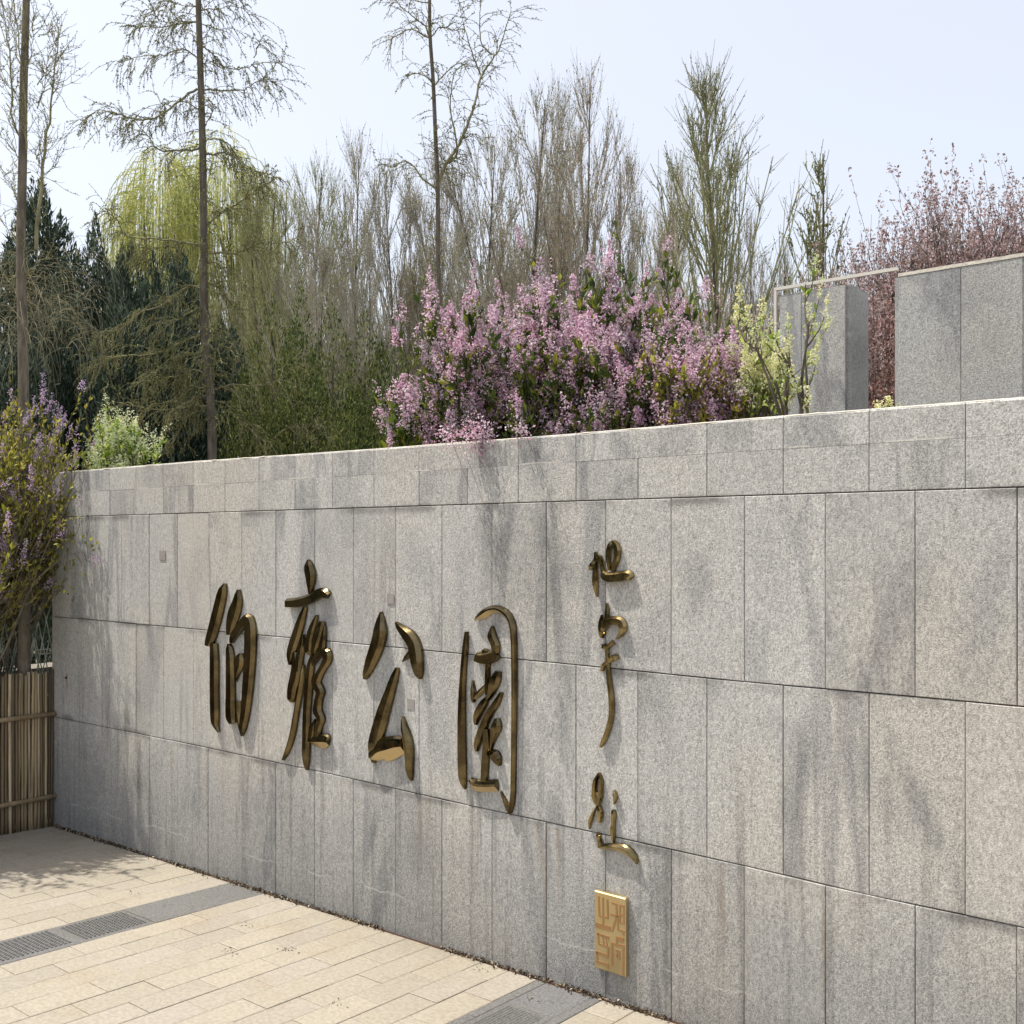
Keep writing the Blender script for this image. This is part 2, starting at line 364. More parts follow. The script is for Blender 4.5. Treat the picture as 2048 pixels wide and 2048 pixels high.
mb.add([(a_, b_, gz_st(a_, b_)-.0012) for a_, b_ in q], [(0, 1, 2, 3)]); mb.build('wall_foot_crevice', M_rust, pav)
mb = MB(); q = [(-.3, -18), (16, -18), (16, -6.6), (-.3, -6.6)]
mb.add([(a_, b_, gz_st(a_, b_)+.0) for a_, b_ in q], [(0, 1, 2, 3)]); mb.build('far_paving', M_paver, pav)

# ------------------------------------------------------------------ sign wall
wall = thing('granite_wall', 'long light grey granite slab wall carrying the brass calligraphy', 'wall', tuple(C0), YAW)
def poly_z(pts): 
    a_ = sorted(wall_sz(u, v) for u, v in pts); S = [p[0] for p in a_]; Z = [p[1] for p in a_]
    return lambda s: float(np.interp(s, S, Z))
z_top = poly_z([(120, 944), (387, 922), (748, 897), (1152, 866), (1569, 830), (2048, 793)])
z_f = lambda s: .352
z_j1 = lambda s: .178
z_j2 = poly_z([(114, 1234), (190, 1240), (383, 1258), (792, 1295), (1152, 1330), (1489, 1364), (1831, 1394), (2048, 1414)])
z_j3 = poly_z([(111, 1434), (268, 1466), (398, 1492), (708, 1558), (901, 1603), (1089, 1643), (1342, 1699), (1487, 1731), (1738, 1791), (2048, 1855)])
z_b = lambda s: -2.102+.0257*s-.03
JA = [wall_sz(x*1.06, 1200)[0] for x in (133, 181, 230, 282, 335, 393, 457, 521, 594, 667, 747, 834, 929, 1031, 1143, 1267, 1405, 1558, 1727, 1919)]
JB = [wall_sz(x*1.06, 1200)[0] for x in (160, 207, 257, 309, 365, 425, 489, 557, 628, 706, 791, 882, 978, 1087, 1204, 1334, 1478, 1640, 1822)]
SEND = 11.2
def ext(J):
    J = [0.0]+list(J)
    while J[-1]+.325 < SEND: J.append(J[-1]+.325)
    J[-1] = SEND; return J
JA = ext(JA); JB = ext(JB)
def slab(s0, s1, zb0, zb1, zt0, zt1, off, name='slab', gap=.0012, th=.028, mat=None, parent=None, gz_=.003, bev=.0035, top=.4):
    y = -off; g_ = gap*random.uniform(.5, 1.3)
    o4 = [(s0+g_, zb0+gz_), (s1-g_, zb1+gz_), (s1-g_, zt1-gz_*top), (s0+g_, zt0-gz_*top)]
    b = bev*.7; i4 = [(s0+g_+b, zb0+gz_+b), (s1-g_-b, zb1+gz_+b), (s1-g_-b, zt1-gz_*top-b*(top>0)), (s0+g_+b, zt0-gz_*top-b*(top>0))]
    v = [(x, y+th, z) for x, z in o4]+[(x, y+b, z) for x, z in o4]+[(x, y, z) for x, z in i4]
    f = [(i+4, (i+1) % 4+4, (i+1) % 4, i) for i in range(4)]+[(i+8, (i+1) % 4+8, (i+1) % 4+4, i+4) for i in range(4)]+[(11, 10, 9, 8)]
    mb = MB(); mb.add(v, [t[::-1] for t in f]); return mb.build(name, mat or M_wall, parent or wall)
for J, zb_, zt_ in ((JA, z_j2, z_j1), (JB, z_j3, z_j2), (JA, z_b, z_j3), (JB, z_j1, z_f)):
    for s0, s1 in zip(J[:-1], J[1:]):
        fl_ = zt_ is z_f; slab(s0, s1, zb_(s0), zb_(s1), zt_(s0), zt_(s1), random.uniform(.001, .002) if fl_ else random.uniform(0, .0045), top=.0 if fl_ else .4)
capJ = [s_ for i, s_ in enumerate(JB) if i not in (8, 12, 15)]
for s0, s1 in zip(capJ[:-1], capJ[1:]):                                           # cap stones, with chamfered top edge
    z0, z1 = z_top(s0), z_top(s1); y = -random.uniform(.0012, .0022); gp = .0015; ch = .010; T = .40
    prof = lambda x, zt: [(x, y+.03, .3525), (x, y, .3525), (x, y, zt-ch), (x, y+ch, zt), (x, T-ch, zt), (x, T, zt-ch), (x, T, .354)]
    v = prof(s0+gp, z0)+prof(s1-gp, z1); n7 = 7
    f = [(i, i+1, i+1+n7, i+n7) for i in range(n7-1)]
    mb = MB(); mb.add(v, [t[::-1] for t in f], [(1, 2, 3), (1, 3, 4), (1, 4, 5), (1, 5, 6), (8, 10, 9), (8, 11, 10), (8, 12, 11), (8, 13, 12)]); mb.build('cap_stone', M_wall, wall)
mb = MB(); v = []; ss = np.linspace(0.004, SEND-.01, 30)
for s_ in ss: v += [(s_, .0075, z_b(s_)-.1), (s_, .0075, z_top(s_)-.012), (s_, .385, z_top(s_)-.012), (s_, .385, z_b(s_)-.1)]
mb.add(v, [(i*4+j, i*4+4+j, i*4+4+(j+1) % 4, i*4+(j+1) % 4) for i in range(29) for j in range(4)]+[(0, 1, 2, 3), (119, 118, 117, 116)])
mb.build('wall_core', M_joint, wall)
# left end cladding
mb = MB(); mb.box(-.03, .0, -.002, .40, -2.2, z_top(0)-.01); mb.build('end_slab', M_wall, wall)
# lime bead along the arris of the cap, broken
mb = MB(); s_ = .1
while s_ < SEND-.3:
    ln = random.uniform(.12, .6); k = 8; xx = np.linspace(s_, s_+ln, k)
    P = np.stack([xx, np.full(k, .004)+rng.normal(0, .002, k), np.array([z_top(x) for x in xx])-.0045+rng.normal(0, .0008, k)], 1)
    rr = .0030+rng.uniform(-.0015, .002, k); rr[0] = rr[-1] = .001
    mb.tubes(P, rr, 6); s_ += ln+random.uniform(-.02, .05)
mb.build('mortar_bead', M_lip, wall, kind='stuff')
for u, v, hw in ((326, 1110, 6), (782, 1197, 7), (823, 1408, 7)):                   # old adhesive marks
    (s0, z0), (s1, z1) = wall_sz(u-hw, v+10), wall_sz(u+hw, v-9)
    mb = MB(); mb.box(s0, s1, -.0053, -.004, z0, z1); mb.build('adhesive_square', M_adh, wall)
s0, z0 = wall_sz(134, 1355); mb = MB(); mb.tubes([[(s0, .0, z0), (s0, -.012, z0-.002)]], [[.010, .008]], 7, True)
mb.build('anchor_stub', M_rust, wall, smooth=True)

# ------------------------------------------------------------------ bronze calligraphy
def catmull(P, n=5):
    P = np.asarray(P, float); Q = np.concatenate([[2*P[0]-P[1]], P, [2*P[-1]-P[-2]]]); out = []
    for i in range(1, len(Q)-2):
        for t in np.linspace(0, 1, n, endpoint=False):
            a_, b_, c_, d_ = Q[i-1], Q[i], Q[i+1], Q[i+2]
            out.append(.5*((2*b_)+(-a_+c_)*t+(2*a_-5*b_+4*c_-d_)*t*t+(-a_+3*b_-3*c_+d_)*t**3))
    out.append(P[-1]); return np.array(out)
def stroke_mesh(pts, x0, y0, sc, base, hmax, org, ridge=0.0, mat=None):
    P = np.array([(x0+p[0]/sc, y0+p[1]/sc, p[2]/sc/2*.90) for p in pts], float); P = catmull(P); P[:, 2] = np.maximum(P[:, 2], .6)
    T = np.gradient(P[:, :2], axis=0); T /= np.linalg.norm(T, axis=1, keepdims=True)+1e-9; Nn = np.stack([-T[:, 1], T[:, 0]], 1)
    rings = []; acc = 0.
    for i in range(len(P)):
        q0 = np.array(wall_sz(P[i, 0]+Nn[i, 0], P[i, 1]+Nn[i, 1])); q1 = np.array(wall_sz(P[i, 0]-Nn[i, 0], P[i, 1]-Nn[i, 1])); acc += (q0-q1)@np.array([.5, 1.])
    up = 1 if acc > 0 else -1                                             # which edge of the stroke is the upper one
    for i in range(len(P)):
        a_ = wall_sz(P[i, 0]+Nn[i, 0]*P[i, 2], P[i, 1]+Nn[i, 1]*P[i, 2], -.02); b_ = wall_sz(P[i, 0]-Nn[i, 0]*P[i, 2], P[i, 1]-Nn[i, 1]*P[i, 2], -.02)
        a_ = np.array(a_); b_ = np.array(b_); w_ = np.linalg.norm(a_-b_); h = min(hmax, .010+w_*.42)
        c_ = (a_+b_)/2; hv = (a_-b_)/2; r = []
        pr_ = ((-1, .0), (-1, .84), (-.92, .99), (-.4, 1.0), (.05, 1.0), (.48, 1.0), (.75, .72), (1, .44), (1, .0)) if not ridge else \
              ((-1, .0), (-1, .18), (-.7, .42), (-.35, .75), (-.08, 1.0), (.3, .99), (.75, .80), (1, .50), (1, .0))
        prof_ = [(q_*up, h_) for q_, h_ in pr_][::up]
        for q, hh in prof_:
            p_ = c_+hv*q; r.append((p_[0]-org[0], -(base+h*hh), p_[1]-org[1]))
        rings.append(r)
    K = len(rings); n = 9; v = np.array(rings).reshape(-1, 3)
    f = [(i*n+j, i*n+j+1, (i+1)*n+j+1, (i+1)*n+j) for i in range(K-1) for j in range(n-1)]
    t3 = [(0, j, j+1) for j in range(1, n-1)]+[((K-1)*n, (K-1)*n+j+1, (K-1)*n+j) for j in range(1, n-1)]
    mb = MB(); mb.add(v, f, t3); me = mb.mesh('stroke', mat, True)
    me.set_sharp_from_angle(angle=R(17))
    if ridge:                                                              # lower facets: gold colour painted in for reflected sunlit paving
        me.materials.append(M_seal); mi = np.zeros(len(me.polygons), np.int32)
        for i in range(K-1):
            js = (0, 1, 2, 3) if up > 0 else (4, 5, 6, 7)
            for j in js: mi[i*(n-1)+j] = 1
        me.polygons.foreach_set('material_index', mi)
    return me
def character(label, strokes, x0, y0, sc, hmax=.030, ridges=(), mat=M_bronze, group='bronze calligraphy on the wall'):
    cx = np.mean([p[0] for s_ in strokes for p in s_])/sc+x0; cy = np.mean([p[1] for s_ in strokes for p in s_])/sc+y0
    org = wall_sz(cx, cy); w_ = loc2w(org[0], 0, org[1])
    t = thing('bronze_character', label, 'wall character', tuple(w_), YAW, group)
    for i, st in enumerate(strokes):
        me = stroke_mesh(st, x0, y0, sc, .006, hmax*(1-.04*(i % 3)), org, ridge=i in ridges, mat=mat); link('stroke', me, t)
    return t
Z2 = (400, 1150, 5.686); Z3 = (550, 1100, 4.2); Z4 = (710, 1210, 5.22); Z5 = (900, 1190, 4.294); Z6 = (1160, 1070, 4.391); Z7 = (1150, 1530, 9.2); Z8 = (1170, 1760, 9.2)
character('leftmost of the four big bronze characters, two tall upright strokes and a curved frame', [
 [(278,95,20),(255,200,85),(215,380,105),(170,560,105),(120,740,90),(95,805,55)],
 [(160,780,60),(165,1000,78),(165,1300,78),(170,1600,78),(178,1700,50),(205,1790,14)],
 [(432,165,20),(430,280,85),(390,430,130),(355,570,95),(345,680,60)],
 [(350,770,35),(395,665,90),(465,575,110),(540,490,110),(572,580,110),(576,720,118),(572,900,118),(560,1100,112),(545,1300,104),(520,1550,85),(490,1740,60),(467,1835,14)],
 [(325,780,25),(340,860,62),(348,1000,78),(350,1300,84),(350,1500,92),(355,1620,92),(378,1690,50)],
 [(460,890,30),(448,980,105),(438,1060,78),(415,1150,30),(402,1215,8)],
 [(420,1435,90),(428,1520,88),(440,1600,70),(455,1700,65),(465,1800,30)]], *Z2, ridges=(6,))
character('second big bronze character, a cross bar above tangled strokes and a long stem', [
 [(275,80,15),(292,160,72),(302,240,62),(296,340,30),(292,420,12)],
 [(98,445,80),(200,438,95),(300,405,95),(395,358,90),(448,385,60)],
 [(250,480,25),(220,590,52),(180,720,68),(140,850,62),(122,965,18)],
 [(232,710,15),(222,820,42),(205,930,48),(198,1020,50)],
 [(165,860,30),(182,960,62),(175,1060,82),(150,1150,68),(140,1240,52),(146,1280,20)],
 [(232,965,15),(222,1060,48),(200,1200,52),(170,1370,52),(135,1560,56),(95,1690,46),(58,1765,22)],
 [(345,545,12),(320,650,48),(295,760,54),(290,850,48),(302,885,20)],
 [(395,600,34),(380,680,62),(350,780,52),(330,865,40)],
 [(408,640,18),(405,740,32),(395,850,40)],
 [(320,880,30),(300,980,48),(285,1150,52),(270,1350,48),(265,1600,50),(262,1750,44),(262,1850,14)],
 [(310,970,30),(350,895,62),(430,850,62),(440,925,64),(398,1000,52),(368,1060,56),(350,1120,64),(382,1190,62),(368,1260,52),(360,1350,62),(388,1420,52),(366,1500,46),(360,1570,40)],
 [(335,1420,15),(320,1500,40),(305,1610,44)],
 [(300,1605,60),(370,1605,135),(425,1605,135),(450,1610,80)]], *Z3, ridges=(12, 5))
character('third big bronze character, two splayed dots over an open triangular form', [
 [(265,70,15),(270,180,78),(265,320,118),(225,470,122),(170,610,98),(120,730,62),(98,775,28)],
 [(420,180,20),(480,240,75),(560,310,115),(620,400,118),(642,500,112),(657,620,100),(668,720,70),(674,775,22)],
 [(575,480,32),(530,550,38),(488,594,8)],
 [(438,655,30),(410,760,68),(365,920,88),(310,1100,112),(260,1280,124),(218,1430,112),(195,1560,70),(190,1650,25)],
 [(188,1600,110),(250,1530,270),(340,1500,285),(430,1475,250),(505,1465,200)],
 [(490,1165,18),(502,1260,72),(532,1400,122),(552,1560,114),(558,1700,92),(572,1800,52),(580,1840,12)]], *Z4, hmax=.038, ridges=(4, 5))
character('fourth big bronze character, a tall narrow arched frame enclosing small slanted strokes', [
 [(138,315,25),(125,480,38),(106,750,42),(100,1000,52),(102,1300,58),(105,1500,58),(112,1600,46),(122,1670,10)],
 [(202,215,10),(260,180,72),(340,130,76),(420,128,76),(490,180,74),(525,260,68),(537,400,62),(540,600,58),(540,1000,54),(535,1400,52),(530,1700,52),(518,1800,56),(500,1875,44)],
 [(500,1860,42),(470,1790,40),(428,1690,10)],
 [(358,265,15),(360,350,62),(388,420,62),(392,500,52)],
 [(225,530,85),(290,540,115),(350,530,130),(402,500,90)],
 [(280,475,40),(322,492,50)],
 [(322,590,32),(318,700,34),(322,860,36)],
 [(186,735,10),(188,820,46),(190,890,46),(195,925,20)],
 [(190,905,25),(250,840,52),(305,770,26)],
 [(412,655,45),(388,740,82),(350,850,52),(285,930,38)],
 [(330,860,20),(290,930,62),(240,1030,62),(215,1115,22)],
 [(437,838,25),(400,920,52),(350,1000,62),(310,1080,62),(270,1180,62),(235,1280,52),(225,1345,20)],
 [(402,1060,36),(398,1140,82),(370,1230,46),(343,1335,14)],
 [(350,1335,25),(385,1370,78),(410,1430,54),(422,1470,12)],
 [(315,1150,50),(312,1300,52),(300,1450,52),(292,1610,48)],
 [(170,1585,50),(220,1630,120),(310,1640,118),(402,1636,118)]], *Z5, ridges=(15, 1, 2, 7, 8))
character('small top character of the vertical bronze signature, a loop over a thick bar', [
 [(252,310,30),(240,200,40),(252,105,48),(287,62,44),(322,110,54),(320,200,48),(285,310,36)],
 [(262,250,10),(280,280,18),(288,320,20)],
 [(198,330,50),(240,368,92),(330,365,102),(415,352,95),(450,378,56)],
 [(80,305,22),(100,270,60),(130,220,42),(162,190,38),(186,260,32),(205,335,42)],
 [(132,150,20),(130,300,32),(130,420,42),(142,545,10)]], *Z6, hmax=.026, mat=M_bronze2)
character('middle character of the vertical bronze signature, ending in a long curved tail', [
 [(230,600,12),(232,680,30),(226,760,32)],
 [(186,700,12),(182,780,42),(190,860,48),(186,905,22)],
 [(195,840,50),(238,765,84),(310,750,86),(362,772,78),(376,840,52),(340,890,30),(308,915,10)],
 [(203,955,26),(215,985,48),(250,970,46),(288,938,52)],
 [(183,1195,28),(205,1140,46),(250,1110,42),(298,1070,56),(322,1095,28)],
 [(232,985,24),(240,1150,30),(255,1300,36),(272,1450,40),(272,1580,40),(246,1700,40),(205,1810,40),(174,1865,18)]], *Z6, hmax=.024, mat=M_bronze2)
character('lowest character of the bronze signature, with an oval head and a sweeping foot', [
 [(430,150,30),(365,300,75),(348,450,75),(352,600,80),(400,730,60)],
 [(430,150,30),(468,280,62),(468,450,62),(455,600,80),(415,740,60)],
 [(400,500,60),(400,600,130),(405,740,50)],
 [(390,750,50),(330,860,62),(268,1000,100),(250,1100,62),(250,1185,18)],
 [(420,755,40),(452,850,82),(458,960,84),(440,1065,46)],
 [(698,470,26),(716,560,104),(715,650,80),(700,730,18)],
 [(688,825,40),(702,920,84),(690,1080,62),(682,1200,84),(692,1320,62),(692,1440,34)],
 [(398,1240,28),(430,1330,74),(450,1430,68),(465,1520,84)],
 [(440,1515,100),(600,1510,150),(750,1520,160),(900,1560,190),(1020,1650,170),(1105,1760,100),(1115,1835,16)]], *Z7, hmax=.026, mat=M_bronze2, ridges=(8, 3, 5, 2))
# seal
def zz(x, y, sc=Z8): return wall_sz(sc[0]+x/sc[2], sc[1]+y/sc[2], -.02)
tl, tr, br_, bl = zz(192, 188), zz(766, 325), zz(762, 1782), zz(190, 1600)
S0, S1 = (tl[0]+bl[0])/2, (tr[0]+br_[0])/2; ZT, ZB = (tl[1]+tr[1])/2, (bl[1]+br_[1])/2
cs, cz = (S0+S1)/2, (ZT+ZB)/2
seal = thing('seal_plaque', 'small upright golden brass seal plaque with angular seal script below the signature', 'plaque', tuple(loc2w(cs, 0, cz)), YAW)
mb = MB(); hx, hz = (S1-S0)/2, (ZT-ZB)/2; b = .004
v = [(-hx, -.004, -hz), (hx, -.004, -hz), (hx, -.004, hz), (-hx, -.004, hz), (-hx, -.024, -hz), (hx, -.024, -hz), (hx, -.024, hz), (-hx, -.024, hz),
     (-hx+b, -.028, -hz+b), (hx-b, -.028, -hz+b), (hx-b, -.028, hz-b), (-hx+b, -.028, hz-b)]
mb.add(v, [(i, (i+1) % 4, (i+1) % 4+4, i+4) for i in range(4)]+[(i+4, (i+1) % 4+4, (i+1) % 4+8, i+8) for i in range(4)]+[(8, 9, 10, 11), (3, 2, 1, 0)])
mb.build('plate', M_seal, seal)
def seal_line(pts, wpx):
    q = np.array([zz(*p) for p in pts])-[cs, cz]; hw = wpx/9.2*.0022/2*1.1; mb = MB()
    for i, (a_, b_) in enumerate(zip(q[:-1], q[1:])):
        d = (b_-a_)/(np.linalg.norm(b_-a_)+1e-9); nn = np.array([-d[1], d[0]])*hw; a2, b2 = a_-d*hw*.9, b_+d*hw*.9; y0 = -.0275; y1 = -.0295-.00012*i
        c4 = [a2-nn, b2-nn, b2+nn, a2+nn]
        mb.add([(p[0], y0, p[1]) for p in c4]+[(p[0], y1, p[1]) for p in c4], [(i_, (i_+1) % 4, (i_+1) % 4+4, i_+4) for i_ in range(4)]+[(4, 5, 6, 7)])
    mb.build('seal_stroke', M_ink, seal)
for pts, wpx in (([(270,300),(285,650),(440,690),(430,360)],32),([(350,325),(356,800)],30),([(245,820),(455,880)],80),
 ([(258,970),(272,1160),(448,1225),(442,1390)],32),([(262,985),(452,1040),(445,1075)],34),([(345,1010),(368,1175)],26),([(400,1050),(432,1215)],24),
 ([(245,1320),(430,1385)],50),([(245,1330),(245,1490),(440,1540),(440,1590)],40),
 ([(530,415),(598,440),(600,635)],34),([(502,630),(622,650)],34),([(600,660),(520,925)],32),([(622,660),(628,895),(728,935),(726,985)],34),
 ([(662,455),(735,470),(735,785),(662,765),(662,455)],26),([(662,622),(735,645)],34),
 ([(606,1190),(604,1045),(722,1070),(712,1110),(640,1090)],36),([(518,1540),(518,1155),(728,1205),(722,1715)],38),
 ([(588,1275),(655,1300),(650,1440)],24),([(598,1370),(660,1400)],22),([(620,1285),(612,1400)],20)): seal_line(pts, wpx)

# ------------------------------------------------------------------ raised bed behind the wall
mb = MB(); mb.box(.30, 11.1, .42, 1.9, -2.3, .30); mb.build('planting_bed', M_soil, None, loc=tuple(C0), kind='structure').rotation_euler[2] = YAW

# ------------------------------------------------------------------ upper wall, pillar and rail
D2 = 5.5; r0 = pt(1798, 0, D2); K2 = r0@B                                     # plane parallel to the sign wall
def up_sz(u, v, off=0.0):
    r = np.array([(u-1024)/2000, 1, (1083-v)/2000]); t = (K2+off)/(r@B); p = r*t; return (p-C0)@A, p[2]
T2 = K2-C0@B
s_l = up_sz(1798, 548)[0]; ztu = 1.468
uw = thing('upper_wall', 'tall grey granite slab wall at the far right, behind the long sign wall', 'wall', tuple(loc2w(s_l, T2, 0)), YAW)
j = [0, up_sz(1922, 500)[0]-s_l]; dj = j[1]*.93
while j[-1] < 5.5: j.append(j[-1]+dj)
for x0, x1 in zip(j[:-1], j[1:]): slab(x0, x1, -.3, -.3, ztu-.012, ztu-.012, random.uniform(0, .004), mat=M_upper, parent=uw)
mb = MB(); mb.box(.004, j[-1], .01, .35, -2.3, ztu-.014); mb.build('wall_core', M_joint, uw)
mb = MB(); mb.box(-.004, j[-1], -.004, .36, ztu-.0125, ztu+.006); mb.build('coping', M_lip, uw)
mb = MB(); mb.box(-.022, .002, .0, .355, -.3, ztu-.014); mb.build('end_slab', M_upper, uw)
p0 = up_sz(1559, 589)[0]; p1 = up_sz(1691, 571)[0]; pj = up_sz(1603, 571)[0]; zp = 1.462
dep = .18
for _ in range(200):
    p_ = loc2w(p1, T2+dep, 0)
    if 1024+p_[0]/p_[1]*2000 >= 1729: break
    dep += .005
pl = thing('stone_pillar', 'free-standing grey granite clad pillar between pale flowers and dark red foliage', 'pillar', tuple(loc2w(p0, T2, 0)), YAW)
W_ = p1-p0
slab(0, pj-p0, -.3, -.3, zp, zp, 0, mat=M_upper, parent=pl); slab(pj-p0, W_, -.3, -.3, zp, zp, .002, mat=M_upper, parent=pl)
mb = MB(); mb.box(.005, W_-.004, .012, dep, -2.3, zp-.004); mb.build('pillar_core', M_joint, pl)
mb = MB(); mb.box(W_-.003, W_+.022, .022, dep, -.3, zp-.002); mb.build('side_slab', M_upper, pl)
mb = MB(); mb.box(0, W_+.02, .03, dep, zp-.003, zp+.004); mb.build('cap_slab', M_upper, pl)
m = NT('pale_rail'); co = m.obj(); M_rail = m.bsdf((.62, .60, .54), .6)
x0 = up_sz(1549, 580)[0]
rl = thing('metal_rail', 'thin pale square-edged rail running over the pillar to the upper wall', 'rail', tuple(loc2w(x0, T2, 0)), YAW)
mb = MB(); mb.box(.0, s_l-x0-.006, -.009, .012, 1.492, 1.510); mb.build('top_bar', M_rail, rl)
mb = MB(); mb.box(.0, .015, -.0085, .0115, -.2, 1.4915); mb.build('post', M_rail, rl)

# ------------------------------------------------------------------ bamboo screen fence (runs from the wall's left end towards -B)
def fw(t, z, out=0.0): return (out, -t, z)                                     # fence local: x along wall, y = -t
def bamboo_mat():
    m = NT('old_bamboo'); co = m.obj(); ori = m.n('ShaderNodeObjectInfo').outputs['Random']; isl = m.n('ShaderNodeNewGeometry').outputs['Random Per Island']
    r = m.math('FRACT', m.math('ADD', ori, isl)); k = m.noise(m.map(co, (40, 40, 1.5)), 1.0, 4, .6)
    c = m.ramp(r, [(0, (.07, .05, .027)), (.35, (.22, .165, .09)), (.7, (.36, .285, .165)), (1, (.55, .46, .30))])
    c = m.mix(m.rng(k, .4, .7, 0, .75), c, (.075, .05, .03)); return m.bsdf(c, .55, bump=k, bd=.002)
M_bam = bamboo_mat()
M_bamr = bark_mat('bamboo_rail', (.20, .15, .09), (.32, .25, .16), 12)
fence = thing('bamboo_fence', 'brown fence of close-set upright bamboo canes ending at the granite wall', 'fence', tuple(C0), YAW)
t = .012; fz = lambda t_: gz_st(0, -t_)
far = MB(); nc = 0
while t < 7.0:
    r = random.uniform(.0075, .0115); t += r
    zt = -.955+random.uniform(-.018, .018); out = random.uniform(-.008, .008); lean = random.uniform(-.006, .006); K = 10
    zz_ = np.linspace(fz(t)-.01, zt, K); P = np.stack([np.full(K, out)+rng.normal(0, .0012, K), np.full(K, -t)+lean*np.linspace(-1, 1, K)+rng.normal(0, .0010, K), zz_], 1)
    rr = np.full(K, r)*(1+.13*(np.arange(K) % 3 == 1)); 
    if nc < 140: mb = MB(); mb.tubes(P, rr, 6, True); mb.build('cane', M_bam, fence, smooth=True)
    else: far.tubes(P, rr, 5)
    nc += 1; t += r+random.uniform(-.001, .007)
far.build('far_canes', M_bam, fence, kind='stuff')
for v0, v1 in ((1429, 1437), (1594, 1608)):
    d_ = 7.35; zc = (1083-v0)/2000*d_; h = .018
    for o_ in (.014,):
        mb = MB(); K = 24; tt = np.linspace(.0, 7, K); P = np.stack([np.full(K, o_+.010), -tt, zc+np.sin(tt*3)*.006+.004*tt*0], 1)
        mb.tubes(P, np.full(K, h), 8, True); mb.build('rail', M_bamr, fence, smooth=True)
# green wire lattice behind it
m = NT('green_stakes'); co = m.obj(); k = m.noise(co, 7, 2); M_lat = m.bsdf(m.mix(m.rng(k, .4, .6), (.26, .33, .26), (.55, .57, .48)), .5)
lat = thing('lattice_fence', 'thin green-white crossed lattice fence standing just behind the bamboo screen', 'fence', tuple(loc2w(-.25, 0, 0)), YAW)
def latz(v): return (1083-v)/2000*7.45
zt_, zm_, zb_ = latz(1192), latz(1340), latz(1360)
y = .06; i = 0
while y > -5.0:
    for dy, o_ in ((.10, -.006), (-.10, .006)):
        mb = MB(); mb.tubes([[(o_, y-dy*.55, zt_+random.uniform(-.01, .01)), (o_, y, latz(1240)), (o_, y+dy*.8, latz(1352))]], [[.0042]*3], 5, True); mb.build('stake', M_lat, lat)
    if i % 2 == 0:
        for dy, o_ in ((.05, -.018), (-.05, .018)):
            mb = MB(); mb.tubes([[(o_, y-dy-.03, latz(1275)+random.uniform(-.01, .01)), (o_, y-.03+dy, latz(1400))]], [[.0042]*2], 5, True); mb.build('stake', M_lat, lat)
    y -= .062; i += 1
for v_ in (1213, 1303, 1312):
    mb = MB(); mb.tubes([[(0, .1, latz(v_)), (0, -5.0, latz(v_))]], [[.0055]*2], 6, True); mb.build('lattice_rail', M_lat, lat, smooth=True)
m = NT('kerb_stone'); co = m.obj(); k = m.noise(co, 30, 3); M_kerb = m.bsdf(m.mix(k, (.14, .13, .11), (.24, .22, .18)), .9, bump=k)
kb = MB(); kb.box(-1.2, -.9, -6, .9, -2.2, latz(1332)*1.12); o = kb.build('stone_kerb', M_kerb, None, loc=tuple(C0)); o.rotation_euler[2] = YAW
o['label'] = 'low pale stone kerb seen through the lattice fence at the left'; o['category'] = 'kerb'

# ------------------------------------------------------------------ dry debris along the wall foot
m = NT('dry_debris'); g_ = m.n('ShaderNodeNewGeometry').outputs['Random Per Island']
M_deb = m.bsdf(m.ramp(g_, [(0, (.02, .014, .01)), (.55, (.07, .05, .03)), (.85, (.22, .17, .10)), (1, (.45, .40, .32))]), .9)
mb = MB(); N = 6500
ds = rng.uniform(0, 9, N); dens = np.sin(ds*3.1)+np.sin(ds*7.7+1)+.5*(ds < 2.6); keep = rng.uniform(-1.6, 1.6, N) < dens; ds = ds[keep]; N = len(ds)
dt = -np.abs(rng.normal(.0, .017, N))-.003; z_ = np.array([gz_st(a_, b_) for a_, b_ in zip(ds, dt)])+.004+np.abs(rng.normal(0, .005, N))
ax = rng.normal(0, 1, (N, 3)); ax /= np.linalg.norm(ax, axis=1, keepdims=True); ay = np.cross(ax, rng.normal(0, 1, (N, 3))); ay /= np.linalg.norm(ay, axis=1, keepdims=True)
sz = rng.uniform(.003, .012, (N, 1)); mb.leaves(np.stack([ds, dt, z_], 1), ax*sz, ay*sz*.5, .4)
for (u, v, n_) in ((455, 1903, 16), (573, 1900, 26), (265, 1786, 14), (672, 2006, 12), (155, 1742, 8), (1070, 1998, 10), (960, 1940, 8), (500, 1850, 10)):
    r = np.array([(u-1024)/2000, 1, (1083-v)/2000]); tt = (G0@GN)/(r@GN); p = r*tt; c_ = ((p-C0)@A, (p-C0)@B)
    q = np.stack([c_[0]+rng.normal(0, .028, n_), c_[1]+rng.normal(0, .02, n_)], 1); qz = np.array([gz_st(*x) for x in q])+.003
    ax = rng.normal(0, 1, (n_, 3)); ax[:, 2] *= .3; ax /= np.linalg.norm(ax, axis=1, keepdims=True); ay = np.cross(ax, np.tile([.1, .1, 1.], (n_, 1))); sz = rng.uniform(.003, .009, (n_, 1))
    mb.leaves(np.column_stack([q, qz]), ax*sz, ay*sz*.5, .5)
mb.build('leaf_debris', M_deb, None, loc=tuple(C0), kind='stuff').rotation_euler[2] = YAW
o = bpy.data.objects['leaf_debris']; o['label'] = 'dark dry leaf debris gathered along the foot of the granite wall'; o['category'] = 'debris'

